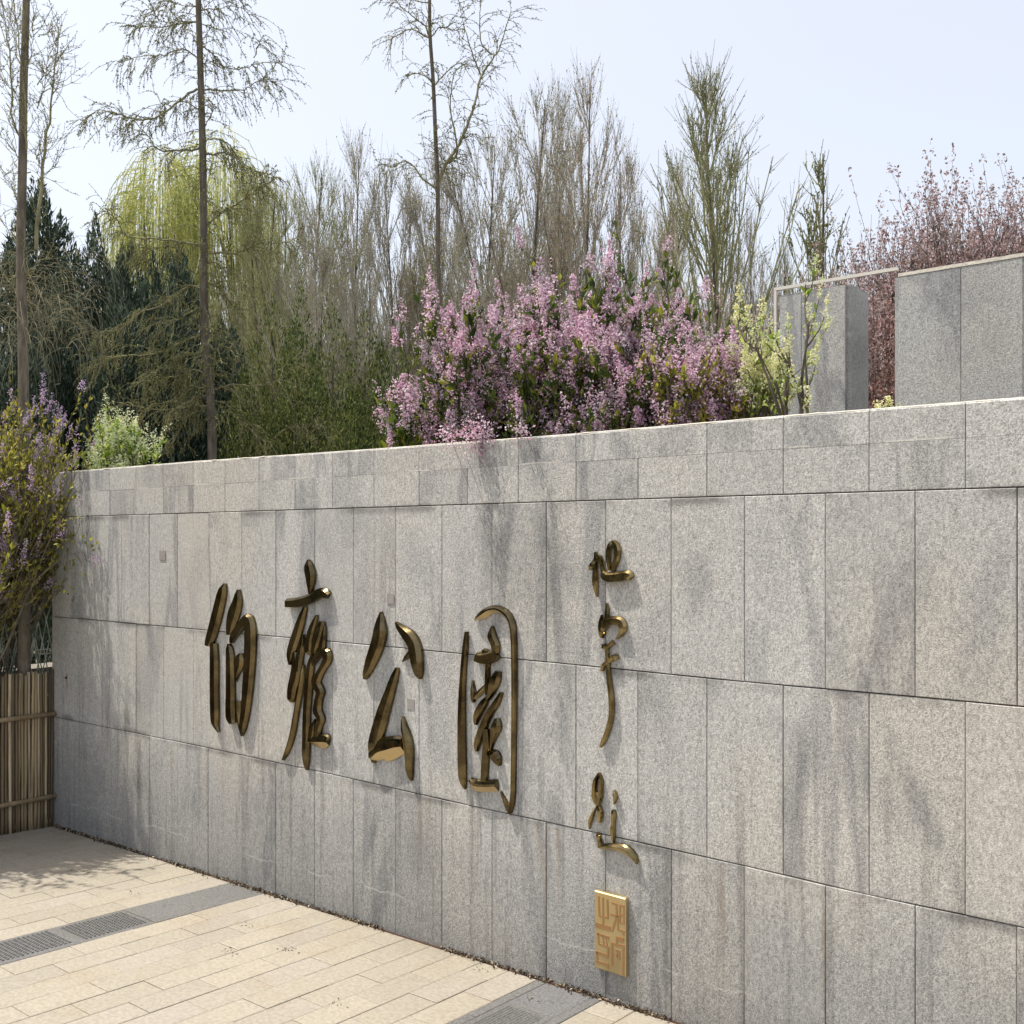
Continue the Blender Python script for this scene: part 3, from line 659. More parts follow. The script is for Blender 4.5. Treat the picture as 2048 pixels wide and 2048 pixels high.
# ------------------------------------------------------------------ vegetation tools
def unit(v): return v/(np.linalg.norm(v, axis=-1, keepdims=True)+1e-9)
def grow(st, dr, ln, K=5, up=0.0, wob=.1, rg=rng):
    """curved paths: st (N,3), dr (N,3), ln (N,), up adds vertical pull along the path"""
    N = len(st); P = np.zeros((N, K, 3)); P[:, 0] = st; d = unit(dr); stp = (ln/(K-1))[:, None]
    for k in range(1, K):
        d = unit(d+rg.normal(0, wob, (N, 3))+np.array([0, 0, up])/(K-1)); P[:, k] = P[:, k-1]+d*stp
    return P
def pick(P, n, lo=.2, hi=1.0, rg=rng):
    """n points on each path -> positions, tangents, parameter"""
    N, K, _ = P.shape; t = rg.uniform(lo, hi, (N, n))*(K-1); i = np.minimum(t.astype(int), K-2); f = (t-i)[..., None]
    a_ = P[np.arange(N)[:, None], i]; b_ = P[np.arange(N)[:, None], i+1]
    return (a_*(1-f)+b_*f).reshape(-1, 3), unit(b_-a_).reshape(-1, 3), (t/(K-1)).reshape(-1)
def spread(T, ang, rg=rng):
    r = unit(np.cross(T, rg.normal(0, 1, T.shape))); a_ = np.asarray(ang)
    if a_.ndim: a_ = a_[:, None]
    return unit(T*np.cos(a_)+r*np.sin(a_))
def taper(N, K, r0, r1=.25):
    r0 = np.broadcast_to(np.asarray(r0, float), (N,)); return r0[:, None]*np.linspace(1, r1, K)[None]
def rleaf(mb, P, size, asp=.5, upb=.0, rg=rng, fold=.3):
    N = len(P)
    if N == 0: return
    ax = rg.normal(0, 1, (N, 3)); ax[:, 2] += upb*np.sign(rg.uniform(-1, 1, N)+1e-6)*1; ax = unit(ax); ay = unit(np.cross(ax, rg.normal(0, 1, (N, 3))))
    s_ = size*rg.uniform(.6, 1.3, (N, 1)); mb.leaves(P, ax*s_, ay*s_*asp, fold)

M_bark = bark_mat('grey_bark', (.10, .088, .068), (.20, .175, .135))
M_barkd = bark_mat('brown_bark', (.07, .058, .046), (.15, .125, .10))
M_twb = bark_mat('brown_twigs', (.25, .215, .165), (.42, .37, .29))
M_twg = bark_mat('grey_twigs', (.33, .31, .25), (.52, .49, .41))  # tone lifted to paint distance haze onto the far trees
M_twp = bark_mat('green_twigs', (.22, .225, .12), (.38, .38, .21))
M_bud = leaf_mat('olive_buds', [(.11, .10, .05), (.20, .20, .09), (.30, .30, .13)], .2)
M_budy = leaf_mat('yellow_buds', [(.28, .29, .09), (.44, .45, .15), (.55, .54, .22)], .3)
M_will = leaf_mat('willow_leaf', [(.50, .49, .15), (.66, .65, .24), (.80, .79, .42)], .5)
M_conf = leaf_mat('dark_conifer', [(.02, .035, .022), (.038, .060, .038), (.075, .105, .07), (.22, .27, .20)], .15, .55, 2.0)  # palest tone paints light glints into the foliage
M_cyp = leaf_mat('green_cypress', [(.025, .042, .014), (.07, .10, .026), (.15, .17, .045), (.30, .31, .10)], .3, .6, 1.2)
M_lil = leaf_mat('lilac_flower', [(.36, .17, .27), (.66, .40, .54), (.82, .60, .73), (.92, .80, .87)], .4, .7, 5.0)
M_lilp = leaf_mat('purple_flower', [(.50, .34, .52), (.66, .48, .68), (.80, .66, .82)], .4, .7, 5.0)
M_crm = leaf_mat('cream_flower', [(.62, .62, .28), (.78, .76, .42), (.86, .85, .62)], .4, .7, 5.0)
M_wht = leaf_mat('white_flower', [(.66, .68, .34), (.82, .83, .52), (.90, .90, .74)], .4, .7, 5.0)
M_lf = leaf_mat('lilac_leaf', [(.03, .06, .018), (.07, .11, .022), (.13, .17, .028), (.32, .33, .04)], .4, .4, 4.0)
M_lfy = leaf_mat('yellow_green_leaf', [(.12, .13, .03), (.26, .25, .04), (.46, .41, .07), (.62, .56, .14)], .5, .45, 4.0)
M_lfb = leaf_mat('bright_green_leaf', [(.18, .28, .04), (.38, .48, .08), (.56, .62, .18)], .55, .45, 4.0)
M_plum = leaf_mat('plum_leaf', [(.20, .12, .115), (.38, .25, .24), (.54, .39, .385), (.70, .56, .56)], .35, .6, 2.5)
M_ginb = leaf_mat('ginkgo_spur', [(.13, .13, .05), (.27, .27, .09), (.46, .46, .16)], .15)
M_gint = bark_mat('ginkgo_twigs', (.17, .16, .09), (.33, .31, .18))

# ------------------------------------------------------------------ sky-line trees: upright bare poplars
def upright(h, n1, n2, n3, seed, ang=(.12, .42), lo=.12, twig=.011, leaf=0, lsz=.02, up=1.0, l2=.30, l3=.11, multi=0, cap=.98):
    """a fastigiate tree of height h; returns trunk, branch and bud collectors"""
    rg = np.random.default_rng(seed); tr = MB(); br = MB(); bd = MB(); K = 9
    P0 = grow(np.zeros((1, 3)), np.array([[0, 0, 1.]]), np.array([h*.95]), K, .2, .025, rg)
    tr.tubes(P0, taper(1, K, h*.011, .12), 8)
    nd = [P0]
    if multi:
        dd = np.clip(rg.normal(0, .30, (multi, 3)), -.5, .5); dd[:, 2] = 1
        Pm = grow(P0[0][rg.integers(1, 3, multi)], dd, rg.uniform(.45, .72, multi)*h, K, .45, .04, rg); tr.tubes(Pm, taper(multi, K, h*.007, .15), 6); nd.append(Pm)
    S, T, t = pick(P0, n1, lo, .93, rg)
    L1 = np.minimum(h*(1-t)**.9*.66*rg.uniform(.75, 1.1, len(t))+.03*h, (1.0-t)*h*cap)
    P1 = grow(S, spread(T, rg.uniform(ang[0], ang[1]+.1, len(t)), rg), L1, 7, up*.8, .05, rg); br.tubes(P1, taper(len(t), 7, h*.0036*(.4+.6*(1-t)), .3), 4)
    if multi:
        S, T, t = pick(Pm, max(3, n1//3), .15, .95, rg); L = h*.30*(1.12-t)
        Pq = grow(S, spread(T, rg.uniform(.18, .50, len(t)), rg), L, 7, up*.8, .035, rg); br.tubes(Pq, taper(len(t), 7, h*.0024, .35), 3); P1 = np.concatenate([P1, Pq])
    S, T, t = pick(P1, n2, .15, .98, rg); L2 = h*l2*.55*rg.uniform(.4, 1.1, len(t))*(1.15-t)
    P2 = grow(S, spread(T, rg.uniform(.2, .6, len(t)), rg), L2, 5, up*.6, .07, rg); br.tubes(P2, taper(len(t), 5, twig*1.25, .5), 3)
    S, T, t = pick(P2, n3, .1, 1.0, rg); L3 = h*l3*.5*rg.uniform(.4, 1.1, len(t))
    P3 = grow(S, spread(T, rg.uniform(.25, .7, len(t)), rg), L3, 4, up*.5, .08, rg); br.tubes(P3, taper(len(t), 4, twig*.8, .6), 3)
    global CW; CW = 2*float(np.percentile(np.linalg.norm(P2[:, -1, :2], axis=1), 88))
    if leaf:
        S, T, t = pick(P3, leaf, .1, 1.0, rg); rleaf(bd, S+rg.normal(0, .01, S.shape), lsz, .5, .8, rg)
        S, T, t = pick(P2, leaf*2, .1, 1.0, rg); rleaf(bd, S+rg.normal(0, .01, S.shape), lsz, .5, .8, rg)
    return tr, br, bd
GZ = -2.2
def tree_thing(name, label, cat, parts, loc, rz=0, sc=(1, 1, 1), group=None):
    t = thing(name, label, cat, loc, rz, group); t.scale = sc
    for nm, mb, mat, sm in parts:
        if mb.n: mb.build(nm, mat, t, smooth=sm)
    return t
# four moulds, then copies
HU = 15.0
specs = [
 dict(n1=30, n2=9, n3=5, seed=11, leaf=3, lsz=.034, ang=(.30, .62), multi=3, up=.8, lo=.22),
 dict(n1=30, n2=9, n3=5, seed=23, leaf=3, lsz=.034, ang=(.25, .50), multi=4, up=.7, lo=.22),
 dict(n1=26, n2=10, n3=5, seed=37, leaf=1, lsz=.025, ang=(.35, .70), multi=7, up=.9, lo=.18)]
moulds = []
for i, sp in enumerate(specs): moulds.append(upright(HU, twig=.0095, **sp)+(CW,))
def place_tree(u, vtop, d, wpx, kind, label, twm, bum, group, first={}):
    h = (1083-vtop)/2000*d-GZ; key = (kind, twm.name); p = pt(u, 1083, d); loc = (p[0], p[1], GZ)
    sxy = 1.75*(wpx/2000*d)/moulds[kind][3]; rz = random.uniform(0, 6.28)
    if key not in first:
        tr, br, bd, _ = moulds[kind]
        first[key] = tree_thing('bare_tree', label, 'tree', [('trunk', tr, M_barkd, True), ('branches', br, twm, False), ('buds', bd, bum, False)], loc, rz, (sxy, sxy, h/HU), group)
        return first[key]
    return copy_thing(first[key], label, loc, rz, (sxy, sxy, h/HU), group)
BG = 'bare upright trees behind the wall'
for a_ in (
 (1045, 150, 30, 190, 0, 'tall brush-like bare grey tree left of the two highest behind the lilacs', M_twg, M_bud),
 (1165, 128, 28, 175, 1, 'tall brown bare tree with the pointed top, above the middle of the lilacs', M_twb, M_bud),
 (960, 235, 31, 150, 0, 'bare grey tree just right of the forked ginkgo trunk', M_twg, M_bud),
 (1100, 175, 33, 130, 1, 'slender bare tree squeezed between the two tallest brush-like trees', M_twg, M_bud),
 (1240, 310, 31, 130, 0, 'lower bare grey tree on the right flank of the brown tree', M_twb, M_bud),
 (700, 262, 34, 150, 1, 'olive-budded bare tree midway between the two ginkgos', M_twg, M_budy),
 (610, 300, 33, 140, 0, 'olive-budded bare tree just right of the whorled ginkgo branches', M_twp, M_budy),
 (560, 360, 36, 130, 1, 'yellowish bare tree against the right edge of the willow', M_twp, M_budy),
 (800, 330, 35, 140, 0, 'bare tree with pale twigs standing left of the forked ginkgo', M_twg, M_budy),
 (880, 290, 33, 130, 1, 'bare twiggy tree directly behind the forked ginkgo trunk', M_twb, M_bud),
 (1325, 320, 38, 120, 0, 'pale grey faint bare tree left of the tall green-twigged poplar', M_twg, M_bud),
 (1505, 420, 34, 100, 1, 'small bare tree between the tall poplar and the little poplar', M_twb, M_bud),
 (650, 420, 30, 130, 0, 'short dark-stemmed bare tree above the green cypresses', M_twg, M_budy),
 (740, 460, 31, 120, 1, 'short bare tree left of the forked ginkgo base, above the bushes', M_twg, M_budy),
 (1270, 420, 29, 150, 1, 'low bare thicket tree above the right part of the lilacs', M_twg, M_bud),
 (515, 330, 36, 120, 2, 'greenish bare tree in front of the right half of the willow', M_twp, M_budy)):
    place_tree(*a_[:8], BG)
# tall green-twigged poplar and its small neighbour, nearer
def single(u, vtop, d, wpx, label, seed, name='poplar_tree', twm=M_twp, bum=M_bud, hbase=None, **kw):
    h = (1083-vtop)/2000*d-GZ; tr, br, bd = upright(h, seed=seed, **kw); p = pt(u, 1083, d)
    q = (wpx/2000*d)/CW
    return tree_thing(name, label, 'tree', [('trunk', tr, M_barkd, True), ('branches', br, twm, False), ('buds', bd, bum, False)], (p[0], p[1], GZ), 0, (q, q, 1))
single(1440, 80, 19, 215, 'tall narrow poplar with green-brown twigs rising above the lilacs\' right end', 51, n1=50, n2=8, n3=3, leaf=3, lsz=.022, twig=.0075, ang=(.32, .50), up=.6, l2=.17, cap=.66, lo=.34)
single(1645, 255, 15, 110, 'small narrow poplar standing behind the stone pillar', 52, n1=34, n2=4, n3=1, leaf=4, lsz=.028, twig=.010, ang=(.28, .42), up=.6, lo=.45, l2=.12, cap=.55)
single(1545, 470, 22, 70, 'short leafless sapling just left of the small poplar', 55, n1=16, n2=6, n3=4, leaf=3, lsz=.02, twig=.009, ang=(.1, .2), lo=.4)

# ------------------------------------------------------------------ far thicket closing the view
mb = MB(); N = 1700; rg = np.random.default_rng(3)
u = rg.uniform(380, 1750, N); d = rg.uniform(40, 52, N); top = 625+50*np.sin(u/90)+rg.normal(0, 50, N)
st = np.stack([(u-1024)/2000*d, d, np.full(N, GZ)], 1); hh = (1083-top)/2000*d-GZ
dr = rg.normal(0, .18, (N, 3)); dr[:, 2] = 1; P = grow(st, dr, hh, 6, .8, .1, rg); mb.tubes(P, taper(N, 6, .035, .35), 3)
S, T, t = pick(P, 4, .35, 1, rg); P = grow(S, spread(T, .5, rg), rg.uniform(.8, 2.2, len(S)), 4, .8, .15, rg); mb.tubes(P, taper(len(S), 4, .018, .5), 3)
o = mb.build('far_thicket', M_twg, None, kind='stuff'); o['label'] = 'distant grey-brown thicket of bare stems closing the gap below the trees'; o['category'] = 'thicket'

# ------------------------------------------------------------------ willow
def willow(u, vtop, d, rpx, seed, label, n=470):
    rg = np.random.default_rng(seed); r = rpx/2000*d; zt = (1083-vtop)/2000*d-GZ; h = zt; tr = MB(); st_ = MB(); lf = MB()
    P0 = grow(np.zeros((1, 3)), np.array([[0, 0, 1.]]), np.array([h*.55]), 6, 0, .05, rg); tr.tubes(P0, taper(1, 6, .22, .6), 8)
    n1 = 22; a1 = rg.uniform(0, 6.28, n1); r1 = r*rg.uniform(.2, .8, n1); tgt_ = np.stack([r1*np.cos(a1), r1*np.sin(a1), h-h*.16-(r1/r)**2*h*.12], 1)
    S = P0[0][rg.integers(3, 6, n1)]; tt = np.linspace(0, 1, 7)[None, :, None]; P1 = S[:, None]*(1-tt)+tgt_[:, None]*tt; P1[:, :, 2] += (np.sin(tt[..., 0]*3.14)*.3); tr.tubes(P1, taper(n1, 7, .07, .3), 5)
    N = n; K = 12; a2 = rg.uniform(0, 6.28, N); q2 = np.sqrt(rg.uniform(0, 1, N)); lob = .78+.22*np.sin(a2*3+seed)*np.sin(a2*5.3)
    x0 = r*q2*lob; S = np.stack([x0*np.cos(a2), x0*np.sin(a2), h-q2**2.0*h*.17-np.abs(rg.normal(0, .07, N))*h+.05*h*np.sin(a2*4+seed)*q2], 1)
    L = rg.uniform(.16, .46, N)*h; P = np.zeros((N, K, 3)); P[:, 0] = S; dcur = np.stack([np.cos(a2)*.8, np.sin(a2)*.8, np.full(N, .5)], 1)
    for k in range(1, K):
        dcur = unit(dcur*np.array([.62, .62, 1])+np.array([0, 0, -.7])+rg.normal(0, .03, (N, 3))); P[:, k] = P[:, k-1]+dcur*(L/(K-1))[:, None]
    st_.tubes(P, taper(N, K, .014, .5), 3)
    S, T, t = pick(P, 34, .02, 1, rg); q = unit(T+rg.normal(0, .5, T.shape)); s_ = rg.uniform(.035, .085, (len(S), 1)); lf.leaves(S+rg.normal(0, .06, S.shape), q*s_, unit(np.cross(q, rg.normal(0, 1, q.shape)))*s_*.28, .2)
    p = pt(u, 1083, d)
    return tree_thing('willow_tree', label, 'tree', [('trunk', tr, M_barkd, True), ('strands', st_, M_will, False), ('leaves', lf, M_will, False)], (p[0], p[1], GZ))
willow(320, 285, 42, 88, 5, 'bright yellow-green weeping willow behind the left ginkgo trunk')
willow(440, 255, 44, 105, 6, 'yellow-green weeping willow right of the left ginkgo trunk, partly hidden by twigs', 560)

# ------------------------------------------------------------------ conifers
def conifer(h, w, n, seed, lsz=.055, plumes=22, asp=.30):
    rg = np.random.default_rng(seed); tr = MB(); cr = MB()
    tr.tubes([[(0, 0, 0), (0, 0, h*.5), (0, 0, h*.9)]], [[h*.016, h*.010, .01]], 7)
    k = plumes; pz = rg.uniform(.05, .86, k); pz[0] = .86; pa = rg.uniform(0, 6.28, k); env = lambda z: np.clip((1-z)**.45*1.2, 0, 1)*np.clip(z*6+.55, 0, 1)
    pr = w*.40*env(pz)*rg.uniform(.5, 1, k); pr[0] = 0; pw = w*rg.uniform(.20, .34, k)*(.55+.45*env(pz)); ph = h*rg.uniform(.14, .24, k)
    i = rg.integers(0, k, n); dirs = unit(rg.normal(0, 1, (n, 3))); rr = rg.uniform(.55, 1.05, n)**.6
    zl = dirs[:, 2]*rr; narrow = np.clip(1-np.maximum(zl, 0)**1.6*.75, .15, 1)
    P = np.stack([np.cos(pa[i])*pr[i]+dirs[:, 0]*rr*pw[i]*narrow, np.sin(pa[i])*pr[i]+dirs[:, 1]*rr*pw[i]*narrow, pz[i]*h+zl*ph[i]], 1)
    P[:, 2] = np.maximum(P[:, 2], .02)
    out = P*np.array([1, 1, 0]); ax = unit(unit(out)*.5+np.array([0, 0, 1.])+rg.normal(0, .38, (n, 3))); ay = unit(np.cross(ax, rg.normal(0, 1, (n, 3))))
    s_ = lsz*rg.uniform(.6, 1.5, (n, 1)); cr.leaves(P, ax*s_, ay*s_*asp, .3)
    # drooping sprays on the outside
    m_ = n//12; j = rg.integers(0, n, m_); Q = grow(P[j], unit(unit(out[j])+np.array([0, 0, .5])), np.full(m_, lsz*2.6), 4, .3, .2, rg); cr.tubes(Q, taper(m_, 4, lsz*.09, .4), 3)
    return tr, cr
cm = []
for i in range(3):
    tr, cr = conifer(7.0, 2.4, 20000, 100+i, .062); cm.append((tr.mesh('trunk', M_barkd, True), cr.mesh('crown', M_conf)))
def put_conifer(u, vtop, d, wpx, k, label, group='dark conifers behind the left part of the wall', xy=None):
    if xy: p = (xy[0], xy[1], 0); h = vtop; sw = wpx
    else: p = pt(u, 1083, d); h = (1083-vtop)/2000*d-GZ; sw = wpx/2000*d/1.65
    t = thing('conifer_tree', label, 'tree', (p[0], p[1], GZ), random.uniform(0, 6.28), group); t.scale = (sw, sw, h/7.0)
    link('trunk', cm[k][0], t); link('crown', cm[k][1], t)
for i, (u, vt, d, w_, l) in enumerate((
 (85, 425, 17, 150, 'tallest dark conifer, its ragged grey-green tip left of the willow'),
 (155, 505, 16, 120, 'dark conifer with a narrow tip, second from the tallest at the left'),
 (205, 500, 16.5, 120, 'dark conifer whose pointed tip stands just left of the willow'),
 (20, 530, 15, 130, 'dark conifer at the left frame edge behind the bare trunk'),
 (262, 490, 15.5, 95, 'dark conifer directly below the willow'),
 (312, 540, 15, 90, 'dark conifer left of the ginkgo trunk, lower than its neighbours'),
 (370, 560, 16, 100, 'dark conifer right behind the ginkgo trunk'),
 (120, 580, 14.5, 130, 'lower dark conifer in front, above the white flowering shrub\'s left'),
 (235, 640, 14.2, 130, 'lower dark conifer in front, above the white flowering shrub'),
 (340, 660, 14.3, 120, 'low dark conifer just left of the ginkgo base'),
 (440, 640, 15, 110, 'dark conifer just right of the ginkgo trunk'),
 (30, 700, 12.5, 140, 'low dark conifer behind the lattice fence at the left edge'))):
    put_conifer(u, vt, d, w_, i % 3, l)
G2 = 'conifers lining the plaza outside the picture'
for i in range(9):
    t_ = 1.5+i*1.9; p = C0+A*(-3.4-.5*(i % 2))-B*t_
    put_conifer(0, 6.6+.5*(i % 3), 0, 1.0, i % 3, ('first', 'second', 'third', 'fourth', 'fifth', 'sixth', 'seventh', 'eighth', 'ninth')[i]+' dark conifer from the wall in the row beyond the left edge', G2, xy=(p[0], p[1]))
cy = []
for i in range(2):
    tr, cr = conifer(5.0, 2.2, 27000, 200+i, .030, 34, .42); cy.append((tr.mesh('trunk', M_barkd, True), cr.mesh('crown', M_cyp)))
for i, (u, vt, d, w_, l) in enumerate((
 (545, 640, 15, 130, 'green cypress shrub right of the ginkgo trunk with a dark foot'),
 (600, 615, 16.5, 110, 'tallest yellow-green cypress right of the left ginkgo'),
 (665, 650, 15.5, 130, 'yellow-green cypress shrub in the middle of the bushy row'),
 (730, 660, 16, 120, 'green cypress shrub left of the forked ginkgo base'),
 (790, 700, 15, 110, 'low green cypress shrub touching the left end of the lilacs'),
 (505, 720, 14, 100, 'low dark green cypress nearest to the left ginkgo base'),
 (590, 760, 14.5, 130, 'low rounded cypress in front of the bushy row'),
 (690, 780, 14.0, 130, 'low dark cypress above the wall just left of the pink flowers'),
 (860, 640, 17, 130, 'green cypress shrub behind the forked ginkgo base'),
 (950, 690, 17, 150, 'green cypress hidden behind the left lilacs'),
 (1080, 700, 17, 160, 'green cypress hidden behind the middle lilacs'),
 (1220, 690, 17, 160, 'green cypress behind the right lilacs'),
 (1350, 670, 17, 140, 'green cypress behind the right end of the lilacs'),
 (1480, 640, 16, 130, 'green cypress between lilacs and stone pillar'))):
    p = pt(u, 1083, d); h = (1083-vt)/2000*d-GZ; t = thing('cypress_shrub', l, 'shrub', (p[0], p[1], GZ), random.uniform(0, 6), 'green cypress shrubs behind the wall'); sw = w_/2000*d/1.35
    t.scale = (sw, sw, h/5.0); link('trunk', cy[i % 2][0], t); link('crown', cy[i % 2][1], t)

# ------------------------------------------------------------------ ginkgos and the left tree, drawn branch by branch
def traced_tree(label, trunk, branches, d, rt, seed, ntw=16, tl=.42, droop=-.8, spur=11, name='ginkgo_tree', rb=.022, tw=.0042, basez=GZ, upf=0.0, mat=M_bark, sp=.016, ttw=0):
    rg = np.random.default_rng(seed); base = pt(trunk[-1][0], 1083, d); base[2] = basez
    tr = MB(); br = MB(); bd = MB()
    P = np.array([pt(u, v, d)-base for u, v in trunk]); 
    if P[-1][2] > .1: P = np.concatenate([P, [[P[-1][0]*.0, 0, -.1]]])
    P = P[::-1]; P = catmull(P, 4); K = len(P); zr = P[:, 2]/P[-1, 2]; tr.tubes(P, rt[0]+(rt[1]-rt[0])*np.clip(zr, 0, 1), 10)
    allp = []
    for b in branches:
        n_ = len(b); dep_ = rg.uniform(-.4, .4); P = np.array([pt(u, v, d)-base for u, v in b]); ln = np.linalg.norm(P[-1]-P[0]); P[:, 1] += dep_*ln*np.linspace(0, 1, n_)**1.3
        P = catmull(P, 4); P[1:] += rg.normal(0, .006, P[1:].shape); r = rb*float(np.clip(ln/1.8, .3, 1)); br.tubes(P, np.linspace(r, r*.22, len(P)), 6)
        Q = np.stack([P[np.linspace(0, len(P)-1, 9).astype(int)]]); allp.append((Q, ln))
    Tq = catmull(np.array([pt(u, v, d)-base for u, v in trunk])[::-1], 3)[None]
    if ttw:
        allp.append((Tq[:, np.linspace(0, Tq.shape[1]-1, 9).astype(int)], -ttw))
    for Q, ln in allp:
        m_ = max(4, int(ntw*ln*1.6)) if ln > 0 else int(-ln); ln = abs(ln) if ln > 0 else 0.01; S, T, t = pick(Q, m_, .08, 1, rg); D = spread(T, rg.uniform(.5, 1.3, m_), rg); D[:, 2] += upf
        P2 = grow(S, D, rg.uniform(.35, 1.1, m_)*tl, 7, droop, .17, rg); br.tubes(P2, taper(m_, 7, tw, .45), 3)
        S2, T2, _ = pick(P2, 2, .2, .9, rg); P3 = grow(S2, spread(T2, .7, rg), rg.uniform(.3, .8, len(S2))*tl*.6, 5, droop*.8, .15, rg); br.tubes(P3, taper(len(S2), 5, tw*.75, .5), 3)
        for PP, cnt in ((P2, spur), (P3, spur//2), (Q, int(spur*ln*5))):
            if cnt < 1: continue
            S3, T3, _ = pick(PP, cnt, .05, 1, rg); q = spread(T3, 1.3, rg); q[:, 2] = np.abs(q[:, 2]); ln3 = sp*rg.uniform(.5, 1.3, len(S3))
            E = np.stack([S3, S3+q*ln3[:, None]], 1); bd.tubes(E, np.stack([np.full(len(S3), sp*.20), np.full(len(S3), sp*.26)], 1), 3)
    return tree_thing(name, label, 'tree', [('trunk', tr, mat, True), ('branches', br, M_gint, False), ('spur_buds', bd, M_ginb, False)], tuple(base))
z1 = lambda *p: [(x/2.76, y/2.76) for x, y in p]
z4 = lambda *p: [(x/2.76, 450+y/2.76) for x, y in p]
z2 = lambda *p: [(600+x/2.76, y/2.76) for x, y in p]
z5 = lambda *p: [(600+x/2.76, 450+y/2.76) for x, y in p]
gk = [z1((1095,125),(1000,115),(900,130),(860,80),(820,0)), z1((1090,120),(1000,125),(850,135),(690,122)),
 z1((1090,490),(1000,560),(900,660),(800,700),(700,690),(620,690),(545,780)), z1((1100,330),(1020,280),(930,320),(800,345),(700,400)),
 z1((1100,820),(1000,830),(870,820),(820,760),(700,640),(590,650)), z4((1110,130),(1060,95),(900,100),(780,120),(720,145)), z4((1105,110),(900,80),(700,60),(650,-30),(560,-90)),
 z4((1110,350),(1050,335),(980,370),(900,430),(750,480),(640,560),(470,590)), z4((1160,860),(1080,790),(1000,810),(850,830),(630,850)), z4((1130,900),(1060,890),(1000,895),(900,960),(700,990)),
 z4((1130,945),(1080,950),(1000,1100),(900,1260)), z4((1120,600),(1000,640),(850,700),(640,700),(450,720)), z4((1130,700),(1040,720),(900,800),(760,900)),
 z1((1115,255),(1160,280),(1220,350),(1330,350),(1400,310),(1540,295)), z1((1120,490),(1200,500),(1320,500),(1400,470),(1450,450),(1540,470)), z1((1400,320),(1440,230),(1475,210)),
 z1((1130,850),(1220,850),(1300,880),(1360,940),(1440,990),(1520,1020)), z1((1160,770),(1230,775),(1290,830),(1330,900),(1400,930)), z1((1120,700),(1160,640),(1170,560)),
 z4((1130,155),(1300,155),(1350,130),(1420,95),(1560,85),(1650,40)), z4((1180,690),(1230,670),(1330,590)), z4((1180,910),(1290,880),(1400,890),(1500,870),(1560,850),(1640,770)),
 z4((1190,970),(1250,990),(1310,1070),(1400,1140),(1500,1200)), z4((1150,200),(1230,230),(1330,300),(1420,420)), z4((1150,320),(1210,350),(1250,410),(1320,490)), z4((1180,860),(1195,740),(1220,550)),
 z4((1160,1000),(1060,1010),(900,1030),(700,1000)), z4((1500,1190),(1600,1120),(1700,1110),(1800,1100)), z1((1105,60),(1200,40),(1300,20),(1360,50)), z1((1100,40),(980,10),(880,-30)), z1((1110,130),(1200,160),(1240,170)),
 z1((1110,-60),(1230,-40),(1330,-80)), z4((1110,20),(1250,-60),(1400,-120),(1560,-200)), z1((1120,620),(1020,560),(900,560),(870,580)), z4((1140,420),(1010,520),(860,560))]
traced_tree('ginkgo with a straight trunk and tiers of drooping spur-covered branches, left of centre', z1((1085,-900),(1090,-400),(1095,0),(1110,500),(1120,900))+z4((1125,60),(1130,600),(1160,950),(1172,1300)), gk, 10.5, (.058, .024), 61, ntw=25, tl=.40, droop=-1.5, spur=14, sp=.0145, tw=.0036, rb=.019, ttw=170)
g2b = [z2((760,1040),(800,920),(880,780),(950,600),(995,410),(1060,300),(1110,200),(1165,10)), z2((995,410),(960,330),(920,220),(890,110)), z2((745,1040),(680,990),(590,905),(520,950),(430,920)),
 z2((810,900),(760,840),(740,780)), z2((735,460),(690,425),(620,425),(560,480)), z2((745,470),(820,390),(880,355),(930,390)), z2((718,210),(660,180),(600,155),(520,200),(450,225)), z2((718,200),(690,150),(640,120),(560,60),(500,0)),
 z2((725,205),(760,165),(800,160),(860,185),(900,180)), z2((715,20),(650,10),(600,-20)), z2((715,0),(780,-30),(860,-60)), z5((760,510),(820,495),(870,520),(930,545)), z5((740,560),(720,380),(680,310)), z2((820,900),(870,840),(830,600),(850,440)), z2((880,780),(960,730),(1020,760)), z2((1060,300),(1000,240),(995,100),(1000,40))]
traced_tree('forked ginkgo with a slim trunk and a long right-leaning limb above the lilacs\' left end', z2((712,-500),(715,0),(718,200),(735,450),(750,800),(760,1040),(760,1380))+z5((765,300),(770,690)), g2b, 15, (.055, .022), 62, ntw=12, tl=.50, droop=-.8, rb=.030, tw=.005, sp=.019, ttw=60)
lb = [z1((120,790),(70,680),(50,400),(20,150),(-20,-60)), z1((145,830),(170,650),(185,350),(190,0)), z1((200,1380),(205,900),(205,500),(200,0)), z1((110,880),(50,800),(-20,720)), z1((105,1380),(50,1290),(-20,1200)),
 z1((205,570),(280,480),(340,510)), z1((200,880),(250,800),(300,690)), z1((205,600),(270,480),(330,320)), z1((210,200),(250,190),(290,200)), z1((205,470),(250,400),(310,290)), z1((125,600),(80,500),(0,440)), z1((130,400),(60,240),(30,60)), z1((200,1000),(270,930),(320,900)), z1((170,950),(60,950),(10,960)), z1((120,1180),(60,1050),(0,860)), z1((150,420),(185,260),(215,100)), z4((120,300),(200,230),(300,180)), z4((125,500),(60,350),(-30,250))]
traced_tree('bare tree with a straight grey trunk at the left frame edge', z1((150,-600),(145,0),(130,500),(125,900),(115,1380))+z4((125,600),(130,1000))+[(48, 1340)], lb, 7.32, (.052, .021), 63, ntw=17, tl=.31, droop=.25, spur=7, name='bare_tree', rb=.0145, tw=.0026, upf=.5, sp=.0105, mat=M_bark)
